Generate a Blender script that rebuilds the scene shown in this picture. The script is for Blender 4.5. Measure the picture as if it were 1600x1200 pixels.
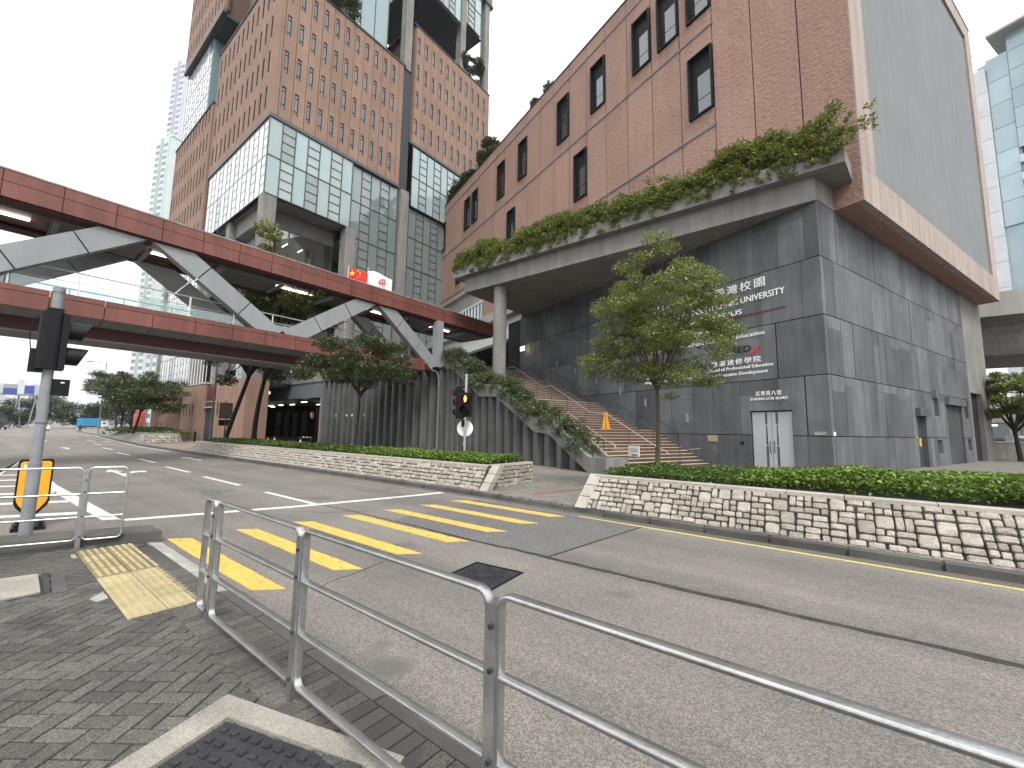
import bpy, bmesh, math, random
import numpy as np
from mathutils import Matrix, Vector
random.seed(7); rng = np.random.default_rng(7)
R_ = math.radians
for o in list(bpy.data.objects): bpy.data.objects.remove(o)
scene = bpy.context.scene
COL = scene.collection

# ---------------------------------------------------------------- camera, world, sun, exposure
# World frame: X runs along the road (to the right), Y across it towards the university, Z up.
CAM_H = 1.78
yaw, roll, pitch = R_(38), math.atan(.0155), R_(6.3636)
cy, sy_, cp, sp, cr, sr = math.cos(yaw), math.sin(yaw), math.cos(pitch), math.sin(pitch), math.cos(roll), math.sin(roll)
def cam_dir(u, v, w):            # camera-plane right/up/forward to world
    a, b = u*cr - v*sr, u*sr + v*cr
    fw, up = w*cp - b*sp, w*sp + b*cp
    return Vector((a*cy - fw*sy_, a*sy_ + fw*cy, up))
cam_data = bpy.data.cameras.new('camera'); cam = bpy.data.objects.new('camera', cam_data); COL.objects.link(cam)
rt, upv, fwd = cam_dir(1,0,0), cam_dir(0,1,0), cam_dir(0,0,1)
M = Matrix.Identity(4)
for i in range(3): M[i][0], M[i][1], M[i][2] = rt[i], upv[i], -fwd[i]
M.translation = Vector((0, 0, CAM_H)); cam.matrix_world = M
cam_data.sensor_fit = 'HORIZONTAL'; cam_data.sensor_width = 36; cam_data.lens = 14.625
cam_data.clip_start = .05; cam_data.clip_end = 12000
scene.camera = cam

SUN_EL, SUN_AZ = R_(52), R_(126)      # azimuth clockwise from +Y: the bright part of the cloud lies to the right, behind the camera
world = bpy.data.worlds.new('World'); scene.world = world; world.use_nodes = True
wn = world.node_tree; wn.nodes.clear()
sky = wn.nodes.new('ShaderNodeTexSky'); sky.sky_type = 'NISHITA'; sky.sun_disc = False
sky.sun_elevation = SUN_EL; sky.sun_rotation = SUN_AZ; sky.dust_density = 6; sky.ozone_density = 1; sky.air_density = 1
hs = wn.nodes.new('ShaderNodeHueSaturation'); hs.inputs['Saturation'].default_value = .12; hs.inputs['Value'].default_value = 1.0
mixw = wn.nodes.new('ShaderNodeMix'); mixw.data_type = 'RGBA'; mixw.inputs[0].default_value = .8
mixw.inputs[7].default_value = (9.3, 9.4, 9.5, 1)      # an even cloud layer
bg = wn.nodes.new('ShaderNodeBackground'); bg.inputs['Strength'].default_value = .105
wo = wn.nodes.new('ShaderNodeOutputWorld')
wn.links.new(sky.outputs[0], hs.inputs['Color']); wn.links.new(hs.outputs[0], mixw.inputs[6])
wn.links.new(mixw.outputs[2], bg.inputs['Color']); wn.links.new(bg.outputs[0], wo.inputs['Surface'])
sl = bpy.data.lights.new('sun', 'SUN'); sl.energy = 1.5; sl.angle = R_(18); sl.color = (1, .955, .88)
so = bpy.data.objects.new('sun', sl); COL.objects.link(so)
sd = Vector((math.sin(SUN_AZ)*math.cos(SUN_EL), math.cos(SUN_AZ)*math.cos(SUN_EL), math.sin(SUN_EL)))
so.rotation_euler = sd.to_track_quat('Z', 'Y').to_euler(); so.location = (0, -20, 60)
vs = scene.view_settings; vs.view_transform = 'Standard'; vs.look = 'None'; vs.gamma = 1; vs.exposure = 1.25; vs.use_curve_mapping = False
scene.render.engine = 'CYCLES'; scene.render.resolution_x = 1024; scene.render.resolution_y = 768
try:
    scene.cycles.max_bounces = 4; scene.cycles.transparent_max_bounces = 8; scene.cycles.volume_bounces = 0
    scene.cycles.diffuse_bounces = 2; scene.cycles.glossy_bounces = 2; scene.cycles.transmission_bounces = 4
except Exception: pass

# ---------------------------------------------------------------- helpers
class MB:
    """Collects faces; frame (O, u, n) maps (a, b, z) to O + u*a + n*b."""
    def __init__(s, frame=None): s.v, s.f, s.m, s.fr = [], [], [], frame
    def P(s, p):
        if s.fr is None: return tuple(p)
        O, u, n = s.fr
        return (O[0]+u[0]*p[0]+n[0]*p[1], O[1]+u[1]*p[0]+n[1]*p[1], (O[2] if len(O) > 2 else 0)+p[2])
    def add(s, vs, fs, m=0):
        k = len(s.v); s.v += [s.P(p) for p in vs]
        s.f += [tuple(i+k for i in f) for f in fs]; s.m += [m]*len(fs); return s
    def box(s, x0, x1, y0, y1, z0, z1, m=0):
        x0, x1 = min(x0,x1), max(x0,x1); y0, y1 = min(y0,y1), max(y0,y1); z0, z1 = min(z0,z1), max(z0,z1)
        return s.add([(x0,y0,z0),(x1,y0,z0),(x1,y1,z0),(x0,y1,z0),(x0,y0,z1),(x1,y0,z1),(x1,y1,z1),(x0,y1,z1)],
            [(0,3,2,1),(4,5,6,7),(0,1,5,4),(1,2,6,5),(2,3,7,6),(3,0,4,7)], m)
    def prism(s, poly, z0, z1, m=0):
        n = len(poly); zf = lambda z, i: z[i] if isinstance(z, (list, tuple)) else z
        vs = [(p[0],p[1],zf(z0,i)) for i,p in enumerate(poly)] + [(p[0],p[1],zf(z1,i)) for i,p in enumerate(poly)]
        fs = [tuple(range(n-1,-1,-1)), tuple(range(n,2*n))] + [(i,(i+1)%n,(i+1)%n+n,i+n) for i in range(n)]
        return s.add(vs, fs, m)
    def slab(s, poly3, off, m=0):
        """extrude a planar polygon (3-d points) by vector off"""
        n = len(poly3); vs = list(poly3)+[tuple(p[i]+off[i] for i in range(3)) for p in poly3]
        return s.add(vs, [tuple(range(n-1,-1,-1)), tuple(range(n,2*n))] + [(i,(i+1)%n,(i+1)%n+n,i+n) for i in range(n)], m)
    def tube(s, pts, rad, n=10, m=0, cap=True):
        pts = [Vector(p) for p in pts]; k = len(pts)
        rad = rad if isinstance(rad, (list, tuple)) else [rad]*k
        vs = []; prev = None
        for i, p in enumerate(pts):
            t = (pts[min(i+1,k-1)] - pts[max(i-1,0)]).normalized()
            ref = prev if prev is not None else (Vector((1,0,0)) if abs(t.x) < .9 else Vector((0,1,0)))
            b = t.cross(ref).normalized(); a = b.cross(t).normalized(); prev = a
            for j in range(n):
                th = 2*math.pi*j/n; q = p + (a*math.cos(th) + b*math.sin(th))*rad[i]; vs.append(tuple(q))
        fs = []
        for i in range(k-1):
            for j in range(n):
                fs.append((i*n+j, i*n+(j+1)%n, (i+1)*n+(j+1)%n, (i+1)*n+j))
        if cap: fs += [tuple(range(n-1,-1,-1)), tuple(range((k-1)*n, k*n))]
        return s.add(vs, fs, m)
    def bar(s, p, q, w, h, m=0, up=(0,0,1)):
        """rectangular bar from p to q; w sideways, h along up"""
        p, q, up = Vector(p), Vector(q), Vector(up); t = (q-p).normalized()
        a = t.cross(up).normalized()*w/2; b = a.cross(t).normalized()*h/2
        vs = [tuple(c+sa*a+sb*b) for c in (p,q) for sa,sb in ((-1,-1),(1,-1),(1,1),(-1,1))]
        return s.add(vs, [(0,1,2,3),(7,6,5,4),(0,4,5,1),(1,5,6,2),(2,6,7,3),(3,7,4,0)], m)
    def rsweep(s, pts, w, t, side, closed=False, n=12, m=0):
        """like sweep, with a rounded section"""
        pts = [Vector(p) for p in pts]; k = len(pts); side = Vector(side).normalized(); vs = []
        for i, p in enumerate(pts):
            a = pts[(i-1)%k] if (closed or i) else p; b = pts[(i+1)%k] if (closed or i < k-1) else p
            tg = (b-a).normalized(); nn = tg.cross(side).normalized()
            for j in range(n):
                th = 2*math.pi*(j+.5)/n; c, s2 = math.cos(th), math.sin(th); e = 1/(abs(c)**3.5+abs(s2)**3.5)**(1/3.5)
                vs.append(tuple(p+side*c*e*w/2+nn*s2*e*t/2))
        fs = [(i*n+e, i*n+(e+1)%n, ((i+1)%k)*n+(e+1)%n, ((i+1)%k)*n+e) for i in range(k if closed else k-1) for e in range(n)]
        if not closed: fs += [tuple(range(n-1,-1,-1)), tuple((k-1)*n+e for e in range(n))]
        return s.add(vs, fs, m)
    def sweep(s, pts, w, t, side, closed=False, m=0):
        """flat bar along a path; side = constant width direction, t = thickness in the plane of the path"""
        pts = [Vector(p) for p in pts]; k = len(pts); side = Vector(side).normalized(); vs = []
        for i, p in enumerate(pts):
            a = pts[(i-1)%k] if (closed or i) else p; b = pts[(i+1)%k] if (closed or i < k-1) else p
            tg = (b-a).normalized(); nn = tg.cross(side).normalized()
            for sa, sb in ((-1,-1),(1,-1),(1,1),(-1,1)): vs.append(tuple(p+side*sa*w/2+nn*sb*t/2))
        fs = []
        for i in range(k if closed else k-1):
            j = (i+1)%k
            for e in range(4): fs.append((i*4+e, i*4+(e+1)%4, j*4+(e+1)%4, j*4+e))
        if not closed: fs += [(3,2,1,0), tuple((k-1)*4+e for e in range(4))]
        return s.add(vs, fs, m)
    def sphere(s, c, r, n=10, m=0):
        rr = r if isinstance(r, (tuple, list)) else (r,r,r); vs = [(c[0],c[1],c[2]-rr[2])]; h = n//2
        for i in range(1, h):
            ph = math.pi*i/h
            for j in range(n):
                th = 2*math.pi*j/n
                vs.append((c[0]+rr[0]*math.sin(ph)*math.cos(th), c[1]+rr[1]*math.sin(ph)*math.sin(th), c[2]-rr[2]*math.cos(ph)))
        vs.append((c[0],c[1],c[2]+rr[2])); L = len(vs)-1
        fs = [(0,1+(j+1)%n,1+j) for j in range(n)]
        for i in range(h-2):
            for j in range(n): fs.append((1+i*n+j,1+i*n+(j+1)%n,1+(i+1)*n+(j+1)%n,1+(i+1)*n+j))
        fs += [(L,1+(h-2)*n+j,1+(h-2)*n+(j+1)%n) for j in range(n)]
        return s.add(vs, fs, m)
    def mesh(s, name, mats, smooth=False, fix=True):
        me = bpy.data.meshes.new(name); me.from_pydata(s.v, [], s.f)
        mats = mats if isinstance(mats, (list, tuple)) else [mats]
        for mm in mats: me.materials.append(mm)
        if len(mats) > 1: me.polygons.foreach_set('material_index', s.m)
        if fix:
            bm = bmesh.new(); bm.from_mesh(me); bmesh.ops.recalc_face_normals(bm, faces=bm.faces); bm.to_mesh(me); bm.free()
        if smooth:
            me.polygons.foreach_set('use_smooth', [True]*len(me.polygons))
            try: me.set_sharp_from_angle(angle=R_(40))
            except Exception: pass
        me.update(); return me
    def build(s, name, mats, parent=None, smooth=False, fix=True):
        return link(name, s.mesh(name, mats, smooth, fix), parent)
def link(name, data, parent=None, mat=None):
    o = bpy.data.objects.new(name, data); COL.objects.link(o)
    if name in ('foliage', 'stems'): o['kind'] = 'stuff'
    if parent is not None: o.parent = parent
    if mat is not None: o.matrix_local = mat
    return o
def tag(o, label, cat, group=None):
    o['label'] = label; o['category'] = cat
    if group: o['group'] = group
    return o
def struct(o): o['kind'] = 'structure'; return o
def stuff(o): o['kind'] = 'stuff'; return o
def thing(name, label, cat, loc=(0,0,0), rz=0, group=None):
    o = bpy.data.objects.new(name, None); COL.objects.link(o); o.location = loc; o.rotation_euler = (0,0,rz)
    o.empty_display_size = .3
    return tag(o, label, cat, group)
def copy_tree(o, parent=None):
    c = o.copy(); COL.objects.link(c)
    if parent is not None: c.parent = parent
    for ch in list(o.children): copy_tree(ch, c)
    return c
_unit = {}
def unit(mat):
    """shared unit box, centred"""
    if mat.name not in _unit: _unit[mat.name] = MB().box(-.5,.5,-.5,.5,-.5,.5).mesh('unit_'+mat.name, mat)
    return _unit[mat.name]
def piece(name, mat, parent, x0, x1, y0, y1, z0, z1):
    o = link(name, unit(mat), parent); o.location = ((x0+x1)/2, (y0+y1)/2, (z0+z1)/2); o.scale = (abs(x1-x0), abs(y1-y0), abs(z1-z0)); return o
def cut_rects(rects, holes):
    """subtract axis-aligned holes from rects (a0,a1,z0,z1)"""
    for h in holes:
        out = []
        for r in rects:
            if h[1] <= r[0]+1e-6 or h[0] >= r[1]-1e-6 or h[3] <= r[2]+1e-6 or h[2] >= r[3]-1e-6: out.append(r); continue
            a0, a1, z0, z1 = r
            if h[0] > a0: out.append((a0, h[0], z0, z1))
            if h[1] < a1: out.append((h[1], a1, z0, z1))
            b0, b1 = max(a0,h[0]), min(a1,h[1])
            if h[2] > z0: out.append((b0, b1, z0, h[2]))
            if h[3] < z1: out.append((b0, b1, h[3], z1))
        rects = out
    return [r for r in rects if r[1]-r[0] > .05 and r[3]-r[2] > .05]

# ---------------------------------------------------------------- materials
def surf(name, col, col2=None, scale=2., rough=.8, bump=0., bscale=60., rand=0., streak=0., spec=.3, metal=0., fine=0., fscale=90., spots=None, contrast=.5, coat=0., bdist=.02, agg=None, lane=0.):
    m = bpy.data.materials.new(name); m.use_nodes = True; nt = m.node_tree; N, L = nt.nodes, nt.links
    b = N['Principled BSDF']; b.inputs['Roughness'].default_value = rough; b.inputs['Metallic'].default_value = metal
    b.inputs['Specular IOR Level'].default_value = spec; b.inputs['Coat Weight'].default_value = coat
    geo = N.new('ShaderNodeNewGeometry'); pos = geo.outputs['Position']
    def noise(sc, det=5, vec=pos, rg=.55):
        t = N.new('ShaderNodeTexNoise'); t.inputs['Scale'].default_value = sc; t.inputs['Detail'].default_value = det
        t.inputs['Roughness'].default_value = rg; L.new(vec, t.inputs['Vector']); return t.outputs['Fac']
    def rmp(fac, a, bb, c0=(0,0,0,1), c1=(1,1,1,1)):
        r = N.new('ShaderNodeValToRGB'); r.color_ramp.elements[0].position = a; r.color_ramp.elements[1].position = bb
        r.color_ramp.elements[0].color = c0; r.color_ramp.elements[1].color = c1; L.new(fac, r.inputs[0]); return r.outputs[0]
    def mix(t, f, a, bb):
        x = N.new('ShaderNodeMix'); x.data_type = 'RGBA'; x.blend_type = t
        for i, vv in ((0,f),(6,a),(7,bb)):
            if hasattr(vv, 'is_output'): L.new(vv, x.inputs[i])
            else: x.inputs[i].default_value = vv if i == 0 else (tuple(vv)+(1,))[:4]
        return x.outputs[2]
    c = None
    if col2 is not None: c = mix('MIX', rmp(noise(scale), .5-contrast*.4, .5+contrast*.4), col, col2)
    else: c = mix('MIX', 0., col, col)
    if fine: c = mix('MULTIPLY', 1., c, rmp(noise(fscale, 3), .3, .7, (1-fine,)*3+(1,), (1+fine,)*3+(1,)))
    if lane:       # wheel-polished and oil-darkened strips along the direction of travel
        mp2 = N.new('ShaderNodeMapping'); mp2.inputs['Scale'].default_value = (.045, .8, 1); L.new(pos, mp2.inputs['Vector'])
        c = mix('MULTIPLY', 1., c, rmp(noise(1., 4, mp2.outputs[0], .6), .35, .68, (1-lane,1-lane,1-lane*.95,1), (1+lane*.55,1+lane*.5,1+lane*.45,1)))
    if agg:        # (cell scale, dark factor, light factor): stone chips of random brightness
        vo = N.new('ShaderNodeTexVoronoi'); vo.inputs['Scale'].default_value = agg[0]; L.new(pos, vo.inputs['Vector'])
        sx_ = N.new('ShaderNodeSeparateColor'); L.new(vo.outputs['Color'], sx_.inputs[0])
        c = mix('MULTIPLY', 1., c, rmp(sx_.outputs[0], .25, 1., (agg[1],)*3+(1,), (agg[2],)*3+(1,)))
    if spots:      # (scale, threshold, colour)
        for sc, th, cc in spots: c = mix('MIX', rmp(noise(sc, 2), th, th+.04), c, cc)
    if streak:
        mp = N.new('ShaderNodeMapping'); mp.inputs['Scale'].default_value = (1, 1, .08); L.new(pos, mp.inputs['Vector'])
        c = mix('MULTIPLY', 1., c, rmp(noise(2.2, 6, mp.outputs[0], .65), .38, .62, (1-streak,)*3+(1,), (1,1,1,1)))
    if rand:
        oi = N.new('ShaderNodeObjectInfo'); c = mix('MULTIPLY', 1., c, rmp(oi.outputs['Random'], 0, 1, (1-rand,)*3+(1,), (1+rand,)*3+(1,)))
    L.new(c, b.inputs['Base Color'])
    if bump:
        bp = N.new('ShaderNodeBump'); bp.inputs['Strength'].default_value = bump; bp.inputs['Distance'].default_value = bdist
        L.new(noise(bscale, 4), bp.inputs['Height']); L.new(bp.outputs[0], b.inputs['Normal'])
    return m
def emit(name, col, s):
    m = bpy.data.materials.new(name); m.use_nodes = True; b = m.node_tree.nodes['Principled BSDF']
    b.inputs['Base Color'].default_value = (*col,1); b.inputs['Emission Color'].default_value = (*col,1); b.inputs['Emission Strength'].default_value = s
    return m
def leafmat(name, c0, c1, c2=None, trans=.35):
    m = bpy.data.materials.new(name); m.use_nodes = True; nt = m.node_tree; N, L = nt.nodes, nt.links; N.clear()
    g = N.new('ShaderNodeNewGeometry'); r = N.new('ShaderNodeValToRGB'); r.color_ramp.elements[0].color = (*c0,1); r.color_ramp.elements[1].color = (*c1,1)
    if c2: e = r.color_ramp.elements.new(.93); e.color = (*c1,1); r.color_ramp.elements[-1].color = (*c2,1)
    L.new(g.outputs['Random Per Island'], r.inputs[0])
    b = N.new('ShaderNodeBsdfPrincipled'); b.inputs['Roughness'].default_value = .36; b.inputs['Specular IOR Level'].default_value = .5; L.new(r.outputs[0], b.inputs['Base Color'])
    t = N.new('ShaderNodeBsdfTranslucent'); L.new(r.outputs[0], t.inputs['Color'])
    mx = N.new('ShaderNodeMixShader'); mx.inputs[0].default_value = trans; L.new(b.outputs[0], mx.inputs[1]); L.new(t.outputs[0], mx.inputs[2])
    o = N.new('ShaderNodeOutputMaterial'); L.new(mx.outputs[0], o.inputs['Surface']); return m
def glassmat(name, tint, transp, rough=.02, rand=0.):
    """window glass: tinted see-through mixed with mirror reflection"""
    m = bpy.data.materials.new(name); m.use_nodes = True; nt = m.node_tree; N, L = nt.nodes, nt.links; N.clear()
    t = N.new('ShaderNodeBsdfTransparent'); t.inputs['Color'].default_value = (*tint,1)
    b = N.new('ShaderNodeBsdfPrincipled'); b.inputs['Base Color'].default_value = (tint[0]*.5,tint[1]*.5,tint[2]*.5,1); b.inputs['Roughness'].default_value = .25
    gl = N.new('ShaderNodeBsdfGlossy'); gl.inputs['Roughness'].default_value = rough; gl.inputs['Color'].default_value = (.9,.95,.96,1)
    fr = N.new('ShaderNodeFresnel'); fr.inputs['IOR'].default_value = 1.9
    m1 = N.new('ShaderNodeMixShader'); m1.inputs[0].default_value = transp; L.new(b.outputs[0], m1.inputs[1]); L.new(t.outputs[0], m1.inputs[2])
    m2 = N.new('ShaderNodeMixShader'); L.new(fr.outputs[0], m2.inputs[0]); L.new(m1.outputs[0], m2.inputs[1]); L.new(gl.outputs[0], m2.inputs[2])
    if rand:
        n = N.new('ShaderNodeTexNoise'); n.inputs['Scale'].default_value = .35; g = N.new('ShaderNodeNewGeometry'); L.new(g.outputs['Position'], n.inputs['Vector'])
        bp = N.new('ShaderNodeBump'); bp.inputs['Strength'].default_value = rand; bp.inputs['Distance'].default_value = .1
        L.new(n.outputs['Fac'], bp.inputs['Height']); L.new(bp.outputs[0], gl.inputs['Normal'])
    o = N.new('ShaderNodeOutputMaterial'); L.new(m2.outputs[0], o.inputs['Surface']); return m

ASPH = surf('asphalt', (.195,.18,.164), (.145,.136,.128), .5, .9, .6, 130, spec=.25, fine=.25, fscale=150, spots=[(.8,.66,(.125,.118,.11)),(5,.75,(.1,.095,.09))], agg=(100,.74,1.5), lane=.24)
ASPHP = surf('asphalt_patch', (.125,.123,.12), (.1,.1,.1), .8, .9, .5, 130, fine=.2, fscale=190, agg=(105,.68,1.6))
ASPHD = surf('asphalt_seam', (.02,.02,.02), (.045,.043,.04), 9, .75)
GUTTER = surf('gutter_dirt', (.13,.122,.11), (.09,.085,.077), 1.4, .95, .4, 90, fine=.3, fscale=90, agg=(100,.75,1.35))
PAVE = surf('plaza_paver', (.26,.245,.22), (.19,.182,.17), .5, .85, .3, 60, fine=.25, fscale=30)
PAVER = surf('paver', (.108,.102,.091), (.06,.058,.056), .9, .85, .45, 120, rand=.22, fine=.25, fscale=140, spots=[(1.1,.6,(.06,.058,.055))], agg=(150,.7,1.5))
JOINT = surf('joint_sand', (.035,.034,.032), rough=.95)
KERBM = surf('kerb_concrete', (.1,.098,.091), (.055,.054,.051), 1.5, .85, .3, 80, rand=.2, fine=.2)
KERBL = surf('kerb_light', (.36,.35,.33), (.2,.195,.185), 3, .85, .3, 80, rand=.15, fine=.25, fscale=120)
CONC = surf('concrete', (.235,.232,.218), (.17,.168,.158), .5, .85, .2, 30, streak=.22, fine=.1, fscale=20)
CONCL = surf('light_concrete', (.36,.35,.335), (.29,.285,.27), .4, .85, .15, 30, streak=.12)
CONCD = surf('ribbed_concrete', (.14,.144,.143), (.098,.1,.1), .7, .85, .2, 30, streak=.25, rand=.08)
CONCF = surf('cover_concrete', (.3,.285,.25), (.2,.19,.17), 4, .9, .4, 150, fine=.35, fscale=120)
GRAN = surf('granite', (.135,.142,.153), (.085,.09,.098), .6, .65, .08, 40, rand=.28, streak=.26, fine=.15, fscale=50, spec=.25)
GRANB = surf('granite_joint', (.018,.018,.02), rough=.9)
BRICK = surf('terracotta_tile', (.325,.208,.165), (.27,.168,.132), .35, .8, 1., 6.5, rand=.07, streak=.1, fine=.14, fscale=11, contrast=.7, bdist=.06)
BRICKT = surf('tower_tile', (.255,.165,.122), (.21,.134,.099), .3, .8, .3, 7, rand=.07, streak=.1, fine=.08, fscale=8)
BRICKD = surf('tile_joint', (.1,.06,.048), rough=.9)
STONEE = surf('pink_stone', (.38,.318,.283), (.32,.258,.227), .4, .75, .1, 20, rand=.05, streak=.28)
RENDER = surf('grey_render', (.178,.192,.198), (.16,.173,.18), .3, .85, .35, 1.6, streak=.09, fine=.04)
BLACKM = surf('black_metal', (.006,.007,.009), rough=.6, spec=.2)
BLACKP = surf('black_plastic', (.006,.0065,.008), rough=.6, spec=.22)
STEEL = surf('galvanised_steel', (.52,.525,.52), (.4,.405,.405), 7, .3, .08, 60, metal=.9, fine=.07, fscale=50, spec=.5)
STEELP = surf('grey_pole_paint', (.24,.255,.27), (.19,.2,.215), 5, .5, .1, 50, streak=.15)
STAINL = surf('stainless_rail', (.5,.5,.48), rough=.3, metal=.8)
RAILD = surf('dark_rail', (.06,.065,.075), rough=.4, metal=.3)
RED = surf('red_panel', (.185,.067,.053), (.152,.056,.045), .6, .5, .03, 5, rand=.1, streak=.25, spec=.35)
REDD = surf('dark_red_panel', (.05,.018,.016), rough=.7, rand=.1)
TRUSS = surf('grey_truss', (.26,.275,.285), (.235,.25,.26), .8, .5, rand=.04, streak=.1)
SOFF = surf('bridge_soffit', (.2,.2,.195), (.16,.16,.158), 1, .7)
MULL = surf('mullion', (.075,.09,.092), rough=.5, metal=.3)
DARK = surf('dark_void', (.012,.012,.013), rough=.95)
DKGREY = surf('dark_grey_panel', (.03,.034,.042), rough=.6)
WHITE = surf('white_paint', (.72,.72,.71), rough=.6, fine=.06)
ROADW = surf('road_white', (.62,.62,.6), (.45,.45,.43), 6, .75, .2, 200, fine=.2, fscale=150, spots=[(18,.61,(.24,.235,.225))])
ROADY = surf('road_yellow', (.55,.385,.075), (.45,.315,.075), 4, .75, .25, 220, fine=.18, fscale=160, spots=[(11,.61,(.24,.2,.13)),(60,.63,(.3,.25,.15))])
TACT = surf('tactile_yellow', (.37,.315,.175), (.28,.24,.14), 5, .85, .2, 120, rand=.1, fine=.3, fscale=90)
SIGNY = surf('sign_yellow', (.75,.33,.012), rough=.45, spec=.4)
STONE = surf('rubble_granite', (.35,.325,.285), (.235,.215,.185), 7, .85, .9, 45, rand=.22, fine=.25, fscale=60)
COPE = surf('coping_granite', (.38,.36,.32), (.3,.28,.245), 3, .85, .4, 50, rand=.08, fine=.2, fscale=60)
MORT = surf('mortar', (.06,.056,.048), (.035,.034,.03), 6, .95, .3, 80)
SOIL = surf('soil', (.045,.034,.022), (.03,.024,.016), 5, .95, .4, 40)
STEP = surf('step_tile', (.12,.066,.045), (.09,.052,.037), 1.5, .8, rand=.08)
NOSE = surf('step_nosing', (.5,.45,.38), (.38,.35,.3), 3, .8)
DOORG = surf('grey_door', (.4,.42,.44), (.36,.38,.4), .8, .5, streak=.06)
DOORS = surf('door_strip', (.085,.08,.075), rough=.4)
IRON = surf('cast_iron', (.05,.05,.058), (.035,.035,.04), 8, .5, .3, 40, metal=.4, fine=.25, fscale=60)
LETW = surf('white_lettering', (.8,.8,.79), rough=.5)
LETK = surf('black_lettering', (.01,.01,.012), rough=.5)
LETR = surf('red_emblem', (.6,.03,.025), rough=.5)
MAROON = surf('maroon', (.09,.02,.025), rough=.5)
BARK = surf('bark', (.085,.068,.05), (.055,.045,.035), 8, .9, .6, 30)
BARKD = surf('dark_bark', (.035,.03,.024), (.022,.019,.016), 6, .9, .6, 30)
LEAF_TREE = leafmat('leaf_feathery', (.09,.12,.03), (.23,.265,.075), (.36,.38,.14), .42)
LEAF_DARK = leafmat('leaf_dark', (.032,.048,.018), (.085,.105,.036), (.16,.17,.07), .3)
LEAF_HEDGE = leafmat('leaf_hedge', (.04,.08,.012), (.18,.29,.035), (.36,.44,.08))
LEAF_LOW = leafmat('leaf_low', (.04,.075,.015), (.12,.18,.035), (.2,.25,.06))
LEAF_CANOPY = leafmat('leaf_canopy', (.06,.09,.02), (.22,.25,.055), (.42,.38,.11))
LEAF_STAIR = leafmat('leaf_stair', (.035,.055,.022), (.11,.14,.055), (.22,.24,.11))
LEAF_FAR = leafmat('leaf_far', (.035,.055,.022), (.07,.095,.035), None, .25)
GRASS = leafmat('grass_leaf', (.06,.1,.02), (.12,.17,.035), None, .3)
GLASS_B = glassmat('black_window_glass', (.06,.07,.08), .25, .02)
GLASS_T = glassmat('tower_glass', (.55,.68,.68), .45, .03, .15)
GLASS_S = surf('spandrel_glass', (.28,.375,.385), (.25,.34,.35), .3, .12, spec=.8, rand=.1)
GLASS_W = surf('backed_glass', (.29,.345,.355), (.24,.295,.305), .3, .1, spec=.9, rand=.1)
GLASS_L = surf('painted_sky_glass', (.5,.53,.54), (.4,.43,.44), .3, .1, spec=.9, rand=.12)  # sky reflection on the road-facing panes, put into the pale base colour
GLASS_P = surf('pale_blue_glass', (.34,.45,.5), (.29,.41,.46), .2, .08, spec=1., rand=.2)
GLASS_C = glassmat('clear_glass', (.78,.88,.85), .88, .02)
GLASS_R = surf('reflective_blue_glass', (.2,.28,.3), (.16,.235,.255), .15, .06, spec=1., rand=.15)
LAMPW = emit('tube_lamp', (1,.97,.88), 2.6)
LAMPY = emit('warm_lamp', (1,.8,.45), 3.)
LAMPR = emit('red_signal', (1,.12,.02), 9.)
# ---------------------------------------------------------------- vegetation helpers
def leaf_mesh(name, C, size, mat, up=.35, aspect=.5, jitter=.4, axis=None):
    """C (n,3) leaf centres -> one mesh of folded rhombus leaves"""
    n = len(C); C = np.asarray(C, float)
    nz = rng.normal(size=(n,3)); nz[:,2] = np.abs(nz[:,2]) + up*2; nz /= np.linalg.norm(nz, axis=1)[:,None]
    a = rng.normal(size=(n,3)) if axis is None else axis + rng.normal(size=(n,3))*.5
    a -= (a*nz).sum(1)[:,None]*nz; a /= np.linalg.norm(a, axis=1)[:,None]; b = np.cross(nz, a)
    s = (size*(1+jitter*(rng.random(n)*2-1)))[:,None]
    V = np.stack([C-a*s*.5, C-b*s*aspect*.5+nz*s*.06, C+a*s*.5-nz*s*.08, C+b*s*aspect*.5+nz*s*.06], 1).reshape(-1,3)
    me = bpy.data.meshes.new(name); me.vertices.add(4*n); me.vertices.foreach_set('co', V.ravel())
    me.loops.add(4*n); me.loops.foreach_set('vertex_index', np.arange(4*n, dtype=np.int32))
    me.polygons.add(n); me.polygons.foreach_set('loop_start', np.arange(0, 4*n, 4, dtype=np.int32))
    me.materials.append(mat); me.update(calc_edges=True); me.validate(); return me
def clump_points(centres, radii, n, flat=.6):
    """n points spread over gaussian clumps"""
    centres = np.asarray(centres, float); k = len(centres); radii = np.asarray(radii, float)
    w = radii**2/np.sum(radii**2); idx = rng.choice(k, n, p=w)
    d = rng.normal(size=(n,3)); d /= np.linalg.norm(d, axis=1)[:,None]; r = rng.random(n)**.45
    d *= (r*radii[idx])[:,None]; d[:,2] *= flat
    return centres[idx]+d
def hedge_points(n, boxfn):
    return np.array([boxfn() for _ in range(n)])
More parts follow.
